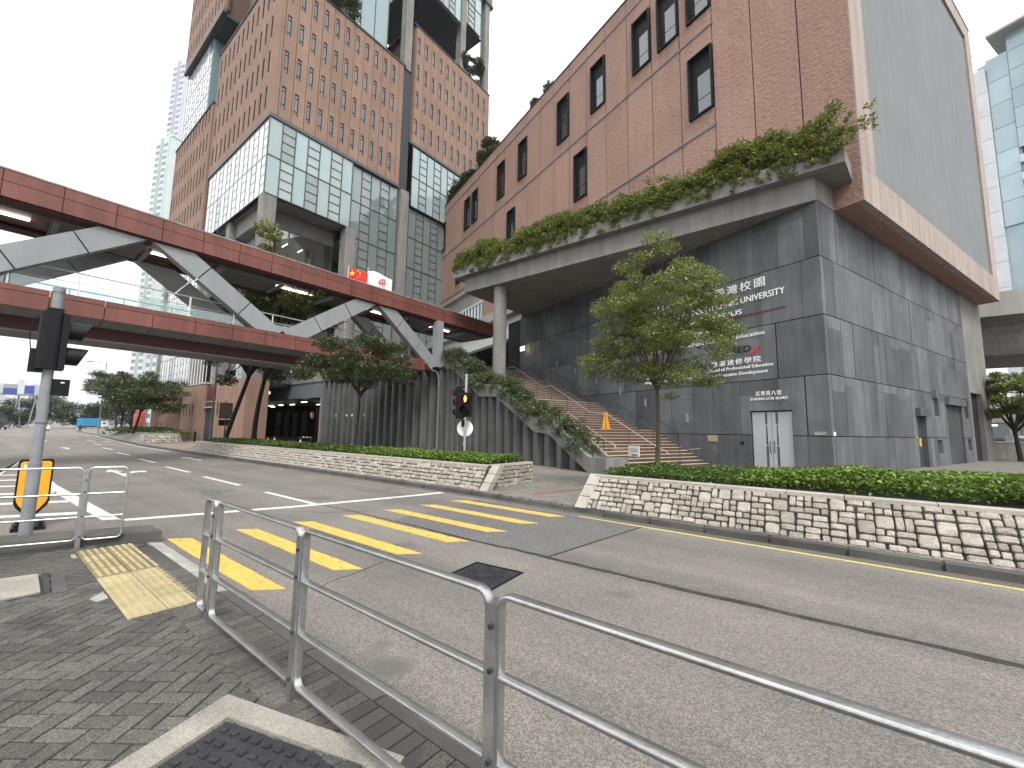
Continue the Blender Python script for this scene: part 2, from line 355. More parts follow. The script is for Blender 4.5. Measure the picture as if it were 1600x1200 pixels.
def tree(name, label, base, fork, crown_c, crown_r, nleaf, leaf, mat, bark=BARK, r0=.09, limbs=7, tips=70, clump=.5, group=None, lean=None, flat=.55, cat='tree', seed=1, hollow=.25, twigs=True):
    """tapered trunk with limbs reaching leaf clumps spread through an ellipsoid crown"""
    rs = random.Random(seed); base = Vector(base); crown_c = Vector(crown_c)
    t = thing(name, label, cat, base, 0, group)
    fork = Vector(fork) - base; cc = crown_c - base; mb = MB()
    mid = fork*.5 + Vector((rs.uniform(-.1,.1), rs.uniform(-.1,.1), 0))*fork.length*.35
    if lean: mid = Vector(lean) - base
    path = []
    for i in range(9):
        s = i/8; path.append((1-s)**2*Vector((0,0,-.05)) + 2*s*(1-s)*mid + s*s*fork)
    mb.tube(path, [r0*(1.25 if i == 0 else 1-.04*i) for i in range(9)], 9)
    ends = []
    for k in range(tips):
        while True:
            p = Vector((rs.uniform(-1,1), rs.uniform(-1,1), rs.uniform(-1,1)))
            if hollow < p.length < 1: break
        q = Vector((p.x*crown_r[0], p.y*crown_r[1], p.z*crown_r[2]))
        q *= 1+.18*math.sin(3.1*math.atan2(p.y,p.x)+seed)+.1*math.sin(5*p.z+seed*2); ends.append(cc+q)
    lim = []
    for k in range(limbs):
        an = 2*math.pi*(k+.3*rs.random())/limbs; el = rs.uniform(.15,.9)
        tip = cc + Vector((math.cos(an)*crown_r[0]*.55*math.cos(el), math.sin(an)*crown_r[1]*.55*math.cos(el), crown_r[2]*(.55*math.sin(el)*2-.35)))
        st = fork*(1-.18*rs.random()); m2 = st*.55+tip*.45+Vector((0,0,-.1*crown_r[2]))
        pth = [((1-s)**2)*st+2*s*(1-s)*m2+s*s*tip for s in (0,.2,.4,.6,.8,1)]
        mb.tube(pth, [r0*.62*(1-.14*i) for i in range(6)], 6, cap=False); lim.append(pth)
    if twigs:
        for q in ends:
            pth = min(lim, key=lambda L: min((q-x).length for x in L[2:])); st = min(pth[2:], key=lambda x: (q-x).length)
            m2 = (st+q)*.5+Vector((rs.uniform(-.1,.1),rs.uniform(-.1,.1),rs.uniform(0,.15)))
            mb.tube([st, m2, q], [r0*.22, r0*.14, r0*.06], 4, cap=False)
    mb.build('trunk', bark, t, smooth=True, fix=False)
    pts = clump_points([tuple(e) for e in ends], [clump*rs.uniform(.6,1.3) for _ in ends], nleaf, flat)
    link('crown', leaf_mesh('crown', pts, leaf, mat), t)
    return t

# ---------------------------------------------------------------- ground, road, pavements
FAR_EDGE = [(60,7.7),(12,7.95),(1.67,8.08),(-4.3,8.3),(-8,8.5),(-31,8.55),(-46,8.75),(-64,9.8),(-93,12),(-120,13.5),(-152,15.6),(-300,30),(-600,60)]
def far_y(x):
    for (x1,y1),(x0,y0) in zip(FAR_EDGE, FAR_EDGE[1:]):
        if x0 <= x <= x1: return y0+(y1-y0)*(x-x0)/(x1-x0)
    return 8.5
GRD = surf('open_ground', (.16,.155,.14), (.09,.1,.06), .05, .95, fine=.2, fscale=3)
ground = struct(MB().add([(-9500,-6000,-.08),(3000,-6000,-.08),(3000,6000,-.08),(-9500,6000,-.08)], [(0,1,2,3)]).build('ground', GRD, fix=False))
road = struct(MB().add([(p[0],p[1]+.02,0) for p in FAR_EDGE]+[(-600,-60,0),(60,-60,0)], [tuple(range(len(FAR_EDGE)+2))[::-1]]).build('road', ASPH))
def sheet(name, poly, z, mat, parent): return MB().prism(poly, z-.02, z).build(name, mat, parent)
# older and newer asphalt: a repaired strip along the far lane and a patch beside the crossing
seam_pts = []
xs = np.linspace(-6.6, 14, 60)
sheet('asphalt_patch', [(-6.9,5.05),(-3.35,5.22),(-3.03,7.95),(-7.4,8.1)], .0025, ASPHP, road)
sheet('asphalt_patch', [(-9.3,6.75),(-8.2,6.7),(-7.9,7.35),(-8.9,7.55),(-9.6,7.2)], .0035, ASPHP, road)
sheet('asphalt_patch', [(-14.2,4.0),(-12.9,3.75),(-12.6,4.1),(-13.9,4.4)], .0035, ASPHP, road)
# seam between the two lanes
rs = random.Random(3)
up_, lo_ = [], []
for i, x in enumerate(np.linspace(-9.6, 14, 110)):
    y = 5.2 + .05*math.sin(x*.6) + (.012*x if x < -4 else 0); w = .018 + .03*rs.random()**1.5 + (.012 if x > -3 else 0); y += rs.uniform(-.012,.012)
    if x < -6.4: w *= .45
    up_.append((x,y+w)); lo_.append((x,y-w))
sheet('seam', up_+lo_[::-1], .0045, ASPHD, road)
for a, b in (((-3.35,5.22),(-3.03,7.95)),):
    sheet('seam', [(a[0]-.02,a[1]),(a[0]+.02,a[1]),(b[0]+.02,b[1]),(b[0]-.02,b[1])], .0042, ASPHD, road)
ROADYP = surf('road_pale_yellow', (.5,.43,.12), (.4,.34,.12), 6, .75, fine=.2, fscale=120, spots=[(9,.66,(.2,.185,.16))])
gl_ = [(x, far_y(x)) for x in np.linspace(16,-60,120)]
sheet('gutter', [(x,y+.01) for x,y in gl_]+[(x,y-.2-.07*rs.random()) for x,y in gl_[::-1]], .003, GUTTER, road)
def crack(x, y, a, n, w):
    up2, lo2 = [], []
    for k in range(n):
        ww = w*rs.uniform(.3,1)*(1-abs(2*k/(n-1)-1)*.7); up2.append((x-math.sin(a)*ww,y+math.cos(a)*ww)); lo2.append((x+math.sin(a)*ww,y-math.cos(a)*ww))
        a += rs.uniform(-.35,.35); x += .14*math.cos(a); y += .14*math.sin(a)
    sheet('crack', up2+lo2[::-1], .0048, ASPHD, road)
for (x,y,a,n) in ((-4.7,2.6,1.9,8),(-9.2,4.3,.6,12),(-11,6.9,.2,14),(-14.5,5.9,.1,18),(-6.0,3.6,.5,7),(-7.1,5.55,.1,9)): crack(x,y,a,n,.0045)
# yellow crossing stripes
for i in range(7):
    y = 2.15 + i*.92; x0 = -8.3 + .11*i; x1 = -5.03 + .05*i; w = .132
    e = lambda: rs.uniform(-.03,.03)
    n = 14; top = [(x0+(x1-x0)*k/n+.12, y+w+rs.uniform(-.008,.008)) for k in range(n+1)]; bot = [(x0+(x1-x0)*k/n-.12, y-w+rs.uniform(-.008,.008)) for k in range(n+1)]
    sheet('crossing_stripe', top+bot[::-1], .006, ROADY, road)
# stop line, lane dashes, hatching, arrows, yellow kerb line
sheet('stop_line', [(-10.75,1.85),(-10.55,1.85),(-9.62,4.6),(-8.95,7.5),(-8.85,8.3),(-9.05,8.3),(-9.15,7.5),(-9.82,4.6)], .006, ROADW, road)
for x0, x1, yy in ((-12.4,-9.75,5.05),(-17.6,-14.4,5.1),(-22.8,-19.6,5.2),(-28.8,-25.6,5.4),(-36,-32.6,5.7),(-44,-40.5,6.1),(-53,-49,6.7),(-64,-59,7.6)):
    sheet('lane_dash', [(x0,yy-.06),(x1,yy-.06),(x1,yy+.06),(x0,yy+.06)], .006, ROADW, road)
for x0, x1, yy in ((-33,-30.6,2.2),(-37,-34.6,2.4),(-42,-39.5,2.7),(-48,-45.5,3.1),(-56,-53,3.7),(-66,-62,4.5)):
    sheet('lane_dash', [(x0,yy-.07),(x1,yy-.07),(x1,yy+.07),(x0,yy+.07)], .006, ROADW, road)
sheet('hatch_border', [(-10.9,1.62),(-10.75,1.85),(-18,1.62),(-31,1.75),(-31,1.5),(-18,1.35)], .006, ROADW, road)
sheet('hatch_border', [(-31,1.75),(-31,1.5),(-20,.45),(-14,-.6),(-14,-.85),(-20,.2)], .006, ROADW, road)
for k in range(6):
    x = -11.9 - 2.0*k; sheet('hatch_bar', [(x,1.5-.02*k),(x-.32,1.5-.02*k),(x-1.0,.2),(x-.7,.2)], .006, ROADW, road)
def arrow(x, y, turn):
    pts = [(x+1.6,y-.07),(x+1.6,y+.07),(x-.6,y+.07),(x-.6,y+.26),(x-1.7,y),(x-.6,y-.26),(x-.6,y-.07)]
    sheet('direction_arrow', pts, .006, ROADW, road)
    if turn: sheet('direction_arrow', [(x+.7,y+.07),(x+.4,y+.07),(x-.1,y+.45),(x-.5,y+.3),(x-.35,y+.85),(x+.35,y+.75),(x+.1,y+.6)], .006, ROADW, road)
arrow(-27.5,7.3,False); arrow(-21,3.4,True); arrow(-44,4.2,False); arrow(-60,8.6,False)
yl = [(x, far_y(x)-.3) for x in np.linspace(20,-4.4,30)]
sheet('yellow_line', [(x,y+.035) for x,y in yl]+[(x,y-.035) for x,y in yl[::-1]], .006, ROADYP, road)
yl = [(x, far_y(x)-.3) for x in np.linspace(-36,-90,40)]
sheet('kerb_line', [(x,y+.045) for x,y in yl]+[(x,y-.045) for x,y in yl[::-1]], .006, ROADW, road)
# far kerb: individual kerbstones
far_kerb = struct(MB().prism([(x,far_y(x)+.04) for x in np.linspace(30,-120,60)]+[(x,far_y(x)+.13) for x in np.linspace(-120,30,60)], -.05, .09).build('kerb', KERBM))
x = 14.0
while x > -58:
    L_ = .98; x0 = x-L_; y0, y1 = far_y(x0), far_y(x); h = .125 if not (-7.2 < (x+x0)/2 < -4.4) else .035
    MB().prism([(x0+.012,y0),(x-.012,y1),(x-.012,y1+.15),(x0+.012,y0+.15)], -.04, [h-.015,h-.015,h,h]).build('kerbstone', KERBM, far_kerb); x = x0-.02
# far pavement and plaza
pl = [(x, far_y(x)+.14) for x in np.linspace(60,-300,80)]
plaza = struct(MB().prism(pl+[(-300,160),(60,160)], -.06, [.03 if -7.2 < p[0] < -4.4 else .12 for p in pl]+[.12,.12]).build('plaza_pavement', PAVE))
ptree = PAVE.node_tree
bk = ptree.nodes.new('ShaderNodeTexBrick'); bk.inputs['Scale'].default_value = 1; bk.inputs['Brick Width'].default_value = .24; bk.inputs['Row Height'].default_value = .12
bk.inputs['Mortar Size'].default_value = .012; bk.inputs['Color1'].default_value = (1,1,1,1); bk.inputs['Color2'].default_value = (.7,.67,.64,1); bk.inputs['Mortar'].default_value = (.3,.3,.28,1)
mpn = ptree.nodes.new('ShaderNodeMapping'); mpn.inputs['Rotation'].default_value = (0,0,R_(-20)); gpn = ptree.nodes.new('ShaderNodeNewGeometry')
ptree.links.new(gpn.outputs['Position'], mpn.inputs['Vector']); ptree.links.new(mpn.outputs[0], bk.inputs['Vector'])
pb = ptree.nodes['Principled BSDF']; src = pb.inputs['Base Color'].links[0].from_socket
mm_ = ptree.nodes.new('ShaderNodeMix'); mm_.data_type = 'RGBA'; mm_.blend_type = 'MULTIPLY'; mm_.inputs[0].default_value = 1
ptree.links.new(src, mm_.inputs[6]); ptree.links.new(bk.outputs['Color'], mm_.inputs[7]); ptree.links.new(mm_.outputs[2], pb.inputs['Base Color'])
# yellow tactile tiles on the far side of the crossing
for i in range(8):
    for j in range(2):
        x0 = -7.05+.33*i; y0 = 8.62+.31*j
        mb = MB().box(x0+.006,x0+.324,y0+.006,y0+.304,.02,.05 if j == 0 else .062)
        for a in range(3):
            for b in range(3): mb.box(x0+.05+a*.09,x0+.09+a*.09,y0+.05+b*.08,y0+.085+b*.08,.05,.066)
        mb.build('tactile_tile', TACT, plaza)
PAVER_R = surf('red_paver', (.2,.115,.09), (.15,.09,.075), .9, .85, fine=.2, fscale=40)
for (x0,y0,x1,y1,w) in ((-6.4,9.3,-3.6,19.5,.12),(-8.0,9.6,-12.5,15.0,.12)):
    d = Vector((x1-x0,y1-y0,0)).normalized(); nn = Vector((-d.y,d.x,0))*w
    MB().prism([(x0-nn.x,y0-nn.y),(x0+nn.x,y0+nn.y),(x1+nn.x,y1+nn.y),(x1-nn.x,y1-nn.y)], .05, .126).build('red_paver_band', PAVER_R, plaza)
# red-brown driveway apron between the planters
MB().prism([(-33.8,8.75),(-45,8.95),(-47,14.8),(-36,14.8)], .05, .126).build('driveway_apron', surf('apron', (.24,.17,.14), (.2,.15,.125), .8, .85, fine=.2, fscale=20), plaza)

# near pavement: herringbone pavers, each one a piece
NZ = .05
near = struct(MB().prism([(14,1.72),(-8.2,1.72),(-8.95,.3),(-9.6,-1.2),(-9.6,-9),(14,-9)], -.06, NZ-.012).build('near_pavement', JOINT))
CTR_COVER = (-2.86,1.03)
vdir = Vector((-.8,.1)).normalized()
cov = [(-2.93,1.06),(-2.0,1.36),(-1.72,.52),(-2.65,.22)]            # foreground inspection cover
cu = Vector((.93,.3,0)); cv = Vector((.28,-.84,0))
def in_poly(p, poly):
    c = False
    for i in range(len(poly)):
        (x1,y1),(x2,y2) = poly[i], poly[(i+1)%len(poly)]
        if (y1 > p[1]) != (y2 > p[1]) and p[0] < (x2-x1)*(p[1]-y1)/(y2-y1)+x1: c = not c
    return c
fr_poly = [(-3.2,1.17),(-1.9,1.56),(-1.4,.3),(-2.75,-.05)]
lc_poly = [(-7.5,.3),(-7.3,.82),(-6.28,.78),(-6.4,.1),(-7.4,.1)]
PW, PL = .112, .224; ang = R_(38); ca, sa = math.cos(ang), math.sin(ang)
ptop = MB().prism([(-PL/2+.006,-PW/2+.006),(PL/2-.006,-PW/2+.006),(PL/2-.006,PW/2-.006),(-PL/2+.006,PW/2-.006)], -.03, -.005)
k = len(ptop.v)
ptop.add([(-PL/2+.006,-PW/2+.006,-.005),(PL/2-.006,-PW/2+.006,-.005),(PL/2-.006,PW/2-.006,-.005),(-PL/2+.006,PW/2-.006,-.005),
          (-PL/2+.011,-PW/2+.011,0),(PL/2-.011,-PW/2+.011,0),(PL/2-.011,PW/2-.011,0),(-PL/2+.011,PW/2-.011,0)], [(4,5,6,7),(0,1,5,4),(1,2,6,5),(2,3,7,6),(3,0,4,7)])
paver_me = ptop.mesh('paver', PAVER, fix=False)
def covered(x, y, r):
    c, s = math.cos(r), math.sin(r); q = [(x+a*c-b*s, y+a*s+b*c) for a, b in ((-PL/2,-PW/2),(PL/2,-PW/2),(PL/2,PW/2),(-PL/2,PW/2))]
    return any(all(in_poly(p, P_) for p in q) for P_ in (fr_poly, lc_poly))
cands = []
for i in range(-110, 40):
    for j in range(-60, 100):
        s = (i-j) % 4
        if s == 0: lx, ly, r = (i+1)*PW, (j+.5)*PW, 0
        elif s == 3: lx, ly, r = (i+.5)*PW, (j+1)*PW, math.pi/2
        else: continue
        x, y = lx*ca-ly*sa, lx*sa+ly*ca; x -= 3.3
        lim = 1.38 if x > -5.0 else 1.6
        if x < -8.6 or y > 1.62 or y < -.6 or x > 1.5: continue
        if y > lim or (x < -8.2+ (y-1.72)*.5 + .1): continue
        if -8.15 < x < -5.2 and 1.08 < y < 1.5: continue
        if covered(x, y, r+ang): continue
        # seen by the camera?
        v = Vector((x,y,NZ-CAM_H)); w = v.dot(fwd)
        if w <= .2: continue
        u_, v_ = v.dot(rt)/w, v.dot(upv)/w
        vis = abs(u_) < 1.30 and v_ > -.99
        cands.append((v.length, x, y, r+ang, vis))
row = 1.5
for i in range(-70, 20):       # soldier course along the railing and the kerb
    x = i*PW+.05
    if x > 1.5 or x < -8.0: continue
    if x > -5.0: cands.append((math.hypot(x,1.395), x, 1.395, math.pi/2, True))
    cands.append((math.hypot(x,1.62), x, 1.62, math.pi/2, True))
vis = sorted([c for c in cands if c[4]]); rest = [c for c in cands if not c[4]] + vis[300:]
for (d, x, y, r, _) in vis[:300]:
    m4 = Matrix.Translation((x, y, NZ+rs.uniform(-.0025,.0025)+(.006 if y in (1.395,1.62) else 0))) @ Matrix.Rotation(r, 4, 'Z') @ Matrix.Rotation(rs.uniform(-.012,.012), 4, 'X')
    link('paver', paver_me, near, m4)
mb = MB()
for (d, x, y, r, _) in rest:
    c, s = math.cos(r), math.sin(r)
    q = [(x+a*c-b*s, y+a*s+b*c) for a, b in ((-PL/2+.006,-PW/2+.006),(PL/2-.006,-PW/2+.006),(PL/2-.006,PW/2-.006),(-PL/2+.006,PW/2-.006))]
    mb.add([(p[0],p[1],NZ-.03) for p in q]+[(p[0],p[1],NZ+rs.uniform(-.002,.002)+(.006 if y in (1.395,1.62) else 0)) for p in q], [(4,5,6,7),(0,1,5,4),(1,2,6,5),(2,3,7,6),(3,0,4,7)])
stuff(mb.build('paver_field', PAVER, near, fix=False))
# kerbstones at the road edge
x = 5.0
while x > -8.1:
    x0 = max(x-.92, -8.15); dr = x < -4.6
    MB().prism([(x0+.008,1.735),(x-.008,1.735),(x-.008,1.9),(x0+.008,1.9)], -.04, [NZ,NZ,NZ-(.03 if dr else .01),NZ-(.03 if dr else .01)]).build('kerbstone', KERBL if dr else KERBM, near); x = x0-.01
TACTD = surf('tactile_dirty', (.2,.165,.085), (.15,.125,.07), 5, .9, rand=.1, fine=.3, fscale=90)
# yellow tactile slabs: ribbed ones by the island, blister ones towards the camera
for i in range(8):
    for j in range(2):
        x0 = -8.25+.395*i; y0 = 1.0+.29*j; mb = MB().box(x0+.004,x0+.391,y0+.004,y0+.286,-.02,NZ+.004)
        if i < 4:
            for k in range(4): mb.box(x0+.025,x0+.37,y0+.03+k*.068,y0+.062+k*.068,NZ,NZ+.014,1)
        else:
            for a in range(6):
                for b in range(4): mb.box(x0+.03+a*.06,x0+.058+a*.06,y0+.03+b*.066,y0+.058+b*.066,NZ,NZ+.01)
        mb.build('tactile_slab', [TACTD,TACT] if i < 4 else [TACT], near)
for q in ([(-8.1,.98),(-7.85,.98),(-7.9,.93),(-8.1,.94)], [(-6.1,.98),(-5.85,.985),(-5.8,.9),(-5.95,.86)]):
    MB().prism(q, -.02, NZ+.006).build('edging_strip', KERBL, near)
# raised kerb strip (island nose) with the near signal
isl = [(-8.25,1.92),(-8.97,.35),(-9.65,-1.2),(-12,-7),(-12.6,-7),(-10.25,-1.2),(-9.55,.35),(-8.85,1.9)]
island = struct(MB().prism(isl, -.05, .17).build('traffic_island_kerb', KERBM))

# inspection covers (things set into the ground)
t = thing('inspection_cover', 'dark studded iron cover in a pale concrete surround, cut by the bottom edge', 'manhole cover', (-2.93,1.06,NZ))
o3 = lambda p, z: (p[0]+2.93, p[1]-1.06, z)
oy = lambda poly, z0, z1: MB().prism([(p[0]+2.93,p[1]-1.06) for p in poly], z0, z1)
inner = [(-2.96,1.09),(-2.0,1.40),(-1.7,.5),(-2.66,.19)]
mb = MB()
for i in range(4):
    a, b, c, d = fr_poly[i], fr_poly[(i+1)%4], inner[(i+1)%4], inner[i]
    mb.prism([(p[0]+2.93,p[1]-1.06) for p in (a,b,c,d)], -.05, .013)
mb.build('surround', CONCF, t)
pn = Vector((.96,.31,0)); qn = Vector((.3,-.9,0)); mb = MB()
cor = [Vector((inner[0][0]+2.93, inner[0][1]-1.06, 0))+pn*a+qn*b for a,b in ((.02,.02),(.98,.02),(.98,.98),(.02,.98))]
mb.prism([(p.x,p.y) for p in cor], -.05, .002)
lid = mb.build('lid', IRON, t)
stud_me = None; o = Vector((inner[0][0]+2.93, inner[0][1]-1.06, 0))
for a in range(11):
    for b in range(10):
        c0 = o+pn*(.08+a*.082)+qn*(.08+b*.09); e1, e2 = pn*.02, qn*.018
        if stud_me is None: stud_me = MB().prism([((e1*s1+e2*s2).x,(e1*s1+e2*s2).y) for s1,s2 in ((-1,-1),(1,-1),(1,1),(-1,1))], 0, .011).mesh('stud', IRON)
        link('stud', stud_me, lid).location = c0
t = thing('inspection_cover', 'paver-filled pavement cover with pale slab at left edge beside tactile paving', 'manhole cover', (-7,.45,NZ))
MB().prism([(-.5,-.35),(.45,-.32),(.42,.13),(-.38,.16)], -.05, .004).build('slab', CONCF, t)
MB().prism([(-.36,.19),(.5,.15),(.53,.19),(-.38,.24)], -.05, .006).build('frame', IRON, t)
MB().prism([(-.35,.26),(.56,.2),(.6,.31),(-.33,.36)], -.05, .005).build('slab', KERBM, t)
t = thing('road_manhole', 'square cast iron manhole cover in the road below the crossing', 'manhole cover', (-3.55,4.02,0))
mb = MB(); s = .37
for a in ((-s,-s,s,-s+.03),(-s,s-.03,s,s),(-s,-s+.03,-s+.03,s-.03),(s-.03,-s+.03,s,s-.03)): mb.box(a[0],a[2],a[1],a[3],-.02,.008)
mb.build('frame', BLACKM, t); t.rotation_euler = (0,0,R_(6))
lid = MB().box(-.335,.335,-.335,.335,-.02,.002).build('lid', IRON, t)
mb = MB()
for k in range(30):
    for rr in range(4):
        an = 2*math.pi*k/30+rr*.1; r1 = .07+rr*.075; c, s2 = math.cos(an), math.sin(an)
        if max(abs(c),abs(s2))*(r1+.045) > .33: continue
        mb.bar((c*r1,s2*r1,.005),(c*(r1+.045),s2*(r1+.045),.005),.014,.012)
mb.build('raised_pattern', IRON, lid)
# ---------------------------------------------------------------- rubble planters
def stone_mesh(seed):
    r = random.Random(seed); n = 12; ring = []
    for i in range(n):
        th = 2*math.pi*(i+.5)/n; c, s = math.cos(th), math.sin(th); k = 1/(abs(c)**9+abs(s)**9)**(1/9)
        ring.append((c*k*.5*r.uniform(.95,1.0), s*k*.5*r.uniform(.95,1.0)))
    mb = MB()
    vs = [(x,y,-.6) for x,y in ring]+[(x*.99,y*.99,.45+r.uniform(-.1,.1)) for x,y in ring]+[(x*.84,y*.84,.9+r.uniform(-.2,.2)) for x,y in ring]+[(r.uniform(-.1,.1),r.uniform(-.1,.1),1+r.uniform(-.15,.2))]
    fs = [(i,(i+1)%n,(i+1)%n+n,i+n) for i in range(n)]+[(i+n,(i+1)%n+n,(i+1)%n+2*n,i+2*n) for i in range(n)]+[(i+2*n,(i+1)%n+2*n,3*n) for i in range(n)]
    return mb.add(vs, fs).mesh('stone', STONE, fix=False)
STONES = [stone_mesh(i) for i in range(12)]
def pack(nu, nv, rs):
    occ = [[False]*nv for _ in range(nu)]; out = []
    sizes = [(2,2),(2,1),(2,1),(1,2),(1,1),(1,1),(1,1),(2,1)]
    for i in range(nu):
        for j in range(nv):
            if occ[i][j]: continue
            rs.shuffle(sizes)
            for (a,b) in sizes+[(1,1)]:
                if i+a <= nu and j+b <= nv and not any(occ[i+p][j+q] for p in range(a) for q in range(b)): break
            for p in range(a):
                for q in range(b): occ[i+p][j+q] = True
            out.append((i,j,a,b))
    return out
def stone_face(parent, O, u, v, Lu, Lv, unitsz, rs, keep=None, gap=.014, thick=.035, skew=0.):
    """rubble over the plane patch O + a*u + b*v; returns list of (matrix, mesh)"""
    u, v = Vector(u).normalized(), Vector(v).normalized(); n = u.cross(v).normalized(); O = Vector(O)
    nu, nv = max(1,round(Lu/unitsz)), max(1,round(Lv/unitsz)); gu, gv = Lu/nu, Lv/nv; out = []
    wob = [[(rs.uniform(-.016,.016), rs.uniform(-.014,.014)) for _ in range(nv+1)] for _ in range(nu+1)]
    for (i,j,a,b) in pack(nu, nv, rs):
        cu, cv = (i+a/2)*gu, (j+b/2)*gv; w, h = a*gu-gap, b*gv-gap
        cu += wob[i][j][0]*.5; cv += wob[i][j][1]*.5
        c = O+u*(cu+skew*cv)+v*cv
        m = Matrix.Identity(4); rot = rs.uniform(-.03,.03); uu = u*math.cos(rot)+v*math.sin(rot); vv = v*math.cos(rot)-u*math.sin(rot)
        for k in range(3): m[k][0], m[k][1], m[k][2], m[k][3] = uu[k]*w*rs.uniform(.95,1.03), vv[k]*h*rs.uniform(.95,1.03), n[k]*thick*rs.uniform(.7,1.3), c[k]
        out.append((m, STONES[rs.randrange(12)]))
    return out
def place_stones(items, parent, limit):
    items = sorted(items, key=lambda t: (t[0].translation-Vector((0,0,1.7))).length)
    for m, me in items[:limit]: link('stone', me, parent, m)
    rest = items[limit:]
    if rest:
        V, F = [], []
        for m, me in rest:
            k = len(V); V += [tuple(m @ v.co) for v in me.vertices]; F += [tuple(i+k for i in p.vertices) for p in me.polygons]
        me = bpy.data.meshes.new('far_stones'); me.from_pydata(V, [], F); me.materials.append(STONE); stuff(link('far_stones', me, parent))
def planter(label, x0, x1, yb, yt, zt, yback, zt0=None, seed=1, limit=300, end_wall=None, quoin=None):
    """battered rubble wall along the kerb from x0 (left) to x1 (right)"""
    rs = random.Random(seed); t = thing('stone_planter', label, 'planter'); zb = .1
    core = [(x0,yb+.06),(x1,yb+.06)]
    MB().add([(x0,yb+.045,zb),(x1,yb+.045,zb),(x1,yt+.045,zt),(x0,yt+.045,zt),(x0,yback,zb),(x1,yback,zb),(x1,yback,zt-.01),(x0,yback,zt-.01)],
        [(0,1,2,3),(1,5,6,2),(5,4,7,6),(4,0,3,7),(3,2,6,7)]).build('mortar_core', MORT, t)
    v = Vector((0,yt-yb,zt-.045-zb)); items = stone_face(t, (x0,yb,zb), (1,0,0), v, x1-x0, v.length, .112, rs)
    if end_wall: items += stone_face(t, (x1+.02,yb+.42,zb), (0,1,0), (0,0,1), yback-yb-.42, zt-.06-zb, .112, rs, thick=.03)
    place_stones(items, t, limit)
    x = x0
    while x < x1-.05:
        L_ = min(rs.uniform(.7,1.15), x1-x); MB().prism([(x+.006,yt-.04),(x+L_-.006,yt-.04),(x+L_-.006,yt+.17),(x+.006,yt+.17)], zt-.05, [zt+.012,zt+.01,zt+.02,zt+.018]).build('coping_stone', COPE, t); x += L_
    if end_wall:
        y = yt+.17
        while y < yback-.05:
            L_ = min(.75, yback-y); MB().box(x1-.16,x1+.045,y+.006,y+L_-.006,zt-.05,zt+.016).build('coping_stone', COPE, t); y += L_
    MB().box(x0+.05,x1-.16,yt+.16,yback-.08,zt-.12,zt-.03).build('soil', SOIL, t)
    return t
YB_R, YT_R = 8.36, 8.86
plR = planter('pale rubble stone planter along the kerb at the right, below the grey door', -4.45, 9.0, 8.4, 8.9, .78, 11.9, seed=4, limit=300)
plL = planter('long rubble stone planter left of the crossing, with the pedestrian signal in it', -33.5, -7.95, 8.72, 9.1, .76, 11.3, seed=9, limit=300, end_wall=True)
# dressed corner stones at both ends of the crossing gap
rs = random.Random(12)
for (pl_, xs_, yb, yt, zt) in ((plR, -4.62, 8.4, 8.9, .78), (plL, -7.8, 8.72, 9.1, .76)):
    for k in range(3):
        a, b = k/3, (k+1)/3; d = .01
        pt = lambda s, xx, off: (xx+.16*s, yb+(yt-yb)*s+off, .1+(zt-.06)*s)
        q = [pt(a+d,xs_-.13,0), pt(a+d,xs_+.15,0), pt(b-d,xs_+.15,0), pt(b-d,xs_-.13,0)]
        MB().slab(q, (0,.22,-.02)).build('corner_stone', COPE, pl_)

def foliage_band(name, label, cat, x0, x1, y0, y1, zb, hfun, n, size, mat, stem_mat=BARKD, group=None, up=.5, aspect=.55):
    t = thing(name, label, cat, ((x0+x1)/2, (y0+y1)/2, zb), 0, group)
    ox, oy = (x0+x1)/2, (y0+y1)/2
    X = rng.random(n)*(x1-x0)+x0; Y = rng.random(n)*(y1-y0)+y0
    Hh = np.array([hfun(a,b) for a,b in zip(X,Y)]); Z = Hh*(1-.75*rng.random(n)**2.2)
    link('foliage', leaf_mesh('foliage', np.stack([X-ox,Y-oy,Z],1), size, mat, up=up, aspect=aspect), t)
    mb = MB()
    for k in range(int((x1-x0)*5)):
        x = rs.uniform(x0,x1); y = rs.uniform(y0,y1); h = hfun(x,y)*.85
        mb.tube([(x-ox,y-oy,-.06),(x-ox+rs.uniform(-.05,.05),y-oy+rs.uniform(-.05,.05),h)], [.008,.004], 4, cap=False)
    mb.build('stems', stem_mat, t, fix=False)
    return t
n1 = lambda x,y,k=1.: .5+.5*math.sin(x*2.1*k+1.3*math.sin(y*2.7+x*.7))*math.cos(y*3.1+x*1.3)
edge = lambda v, a, b, w: max(0., min(1., (v-a)/w, (b-v)/w))
foliage_band('hedge', 'bright green clipped hedge above the right-hand stone planter', 'hedge', -1.6, 9.0, 9.3, 11.2, .74,
    lambda x,y: (.16+.2*edge(y,9.25,11.3,.35)+.08*n1(x,y,1.4))*(.55+.45*edge(x,-1.9,99,2.2))+.03, 34000, .075, LEAF_HEDGE)
foliage_band('ground_cover', 'low dark green ground cover around the tree trunk in right-hand planter', 'plant', -4.4, -1.3, 9.15, 11.7, .74,
    lambda x,y: .09+.14*n1(x*1.5,y*1.5)*edge(y,9.1,11.8,.4)+.06*edge(x,-4.5,9,.5), 15000, .06, LEAF_LOW)
foliage_band('hedge', 'green low hedge in left-hand planter around the signal pole', 'hedge', -15, -8.1, 9.4, 11.1, .72,
    lambda x,y: .1+.2*edge(y,9.3,11.2,.4)*(.7+.5*n1(x,y,1.2)), 17000, .075, LEAF_HEDGE)
foliage_band('hedge', 'darker low hedge of the left-hand planter under the footbridge', 'hedge', -33, -15, 9.4, 11.1, .72,
    lambda x,y: .1+.18*edge(y,9.3,11.2,.4)*(.6+.6*n1(x,y,.9)), 20000, .095, LEAF_LOW)

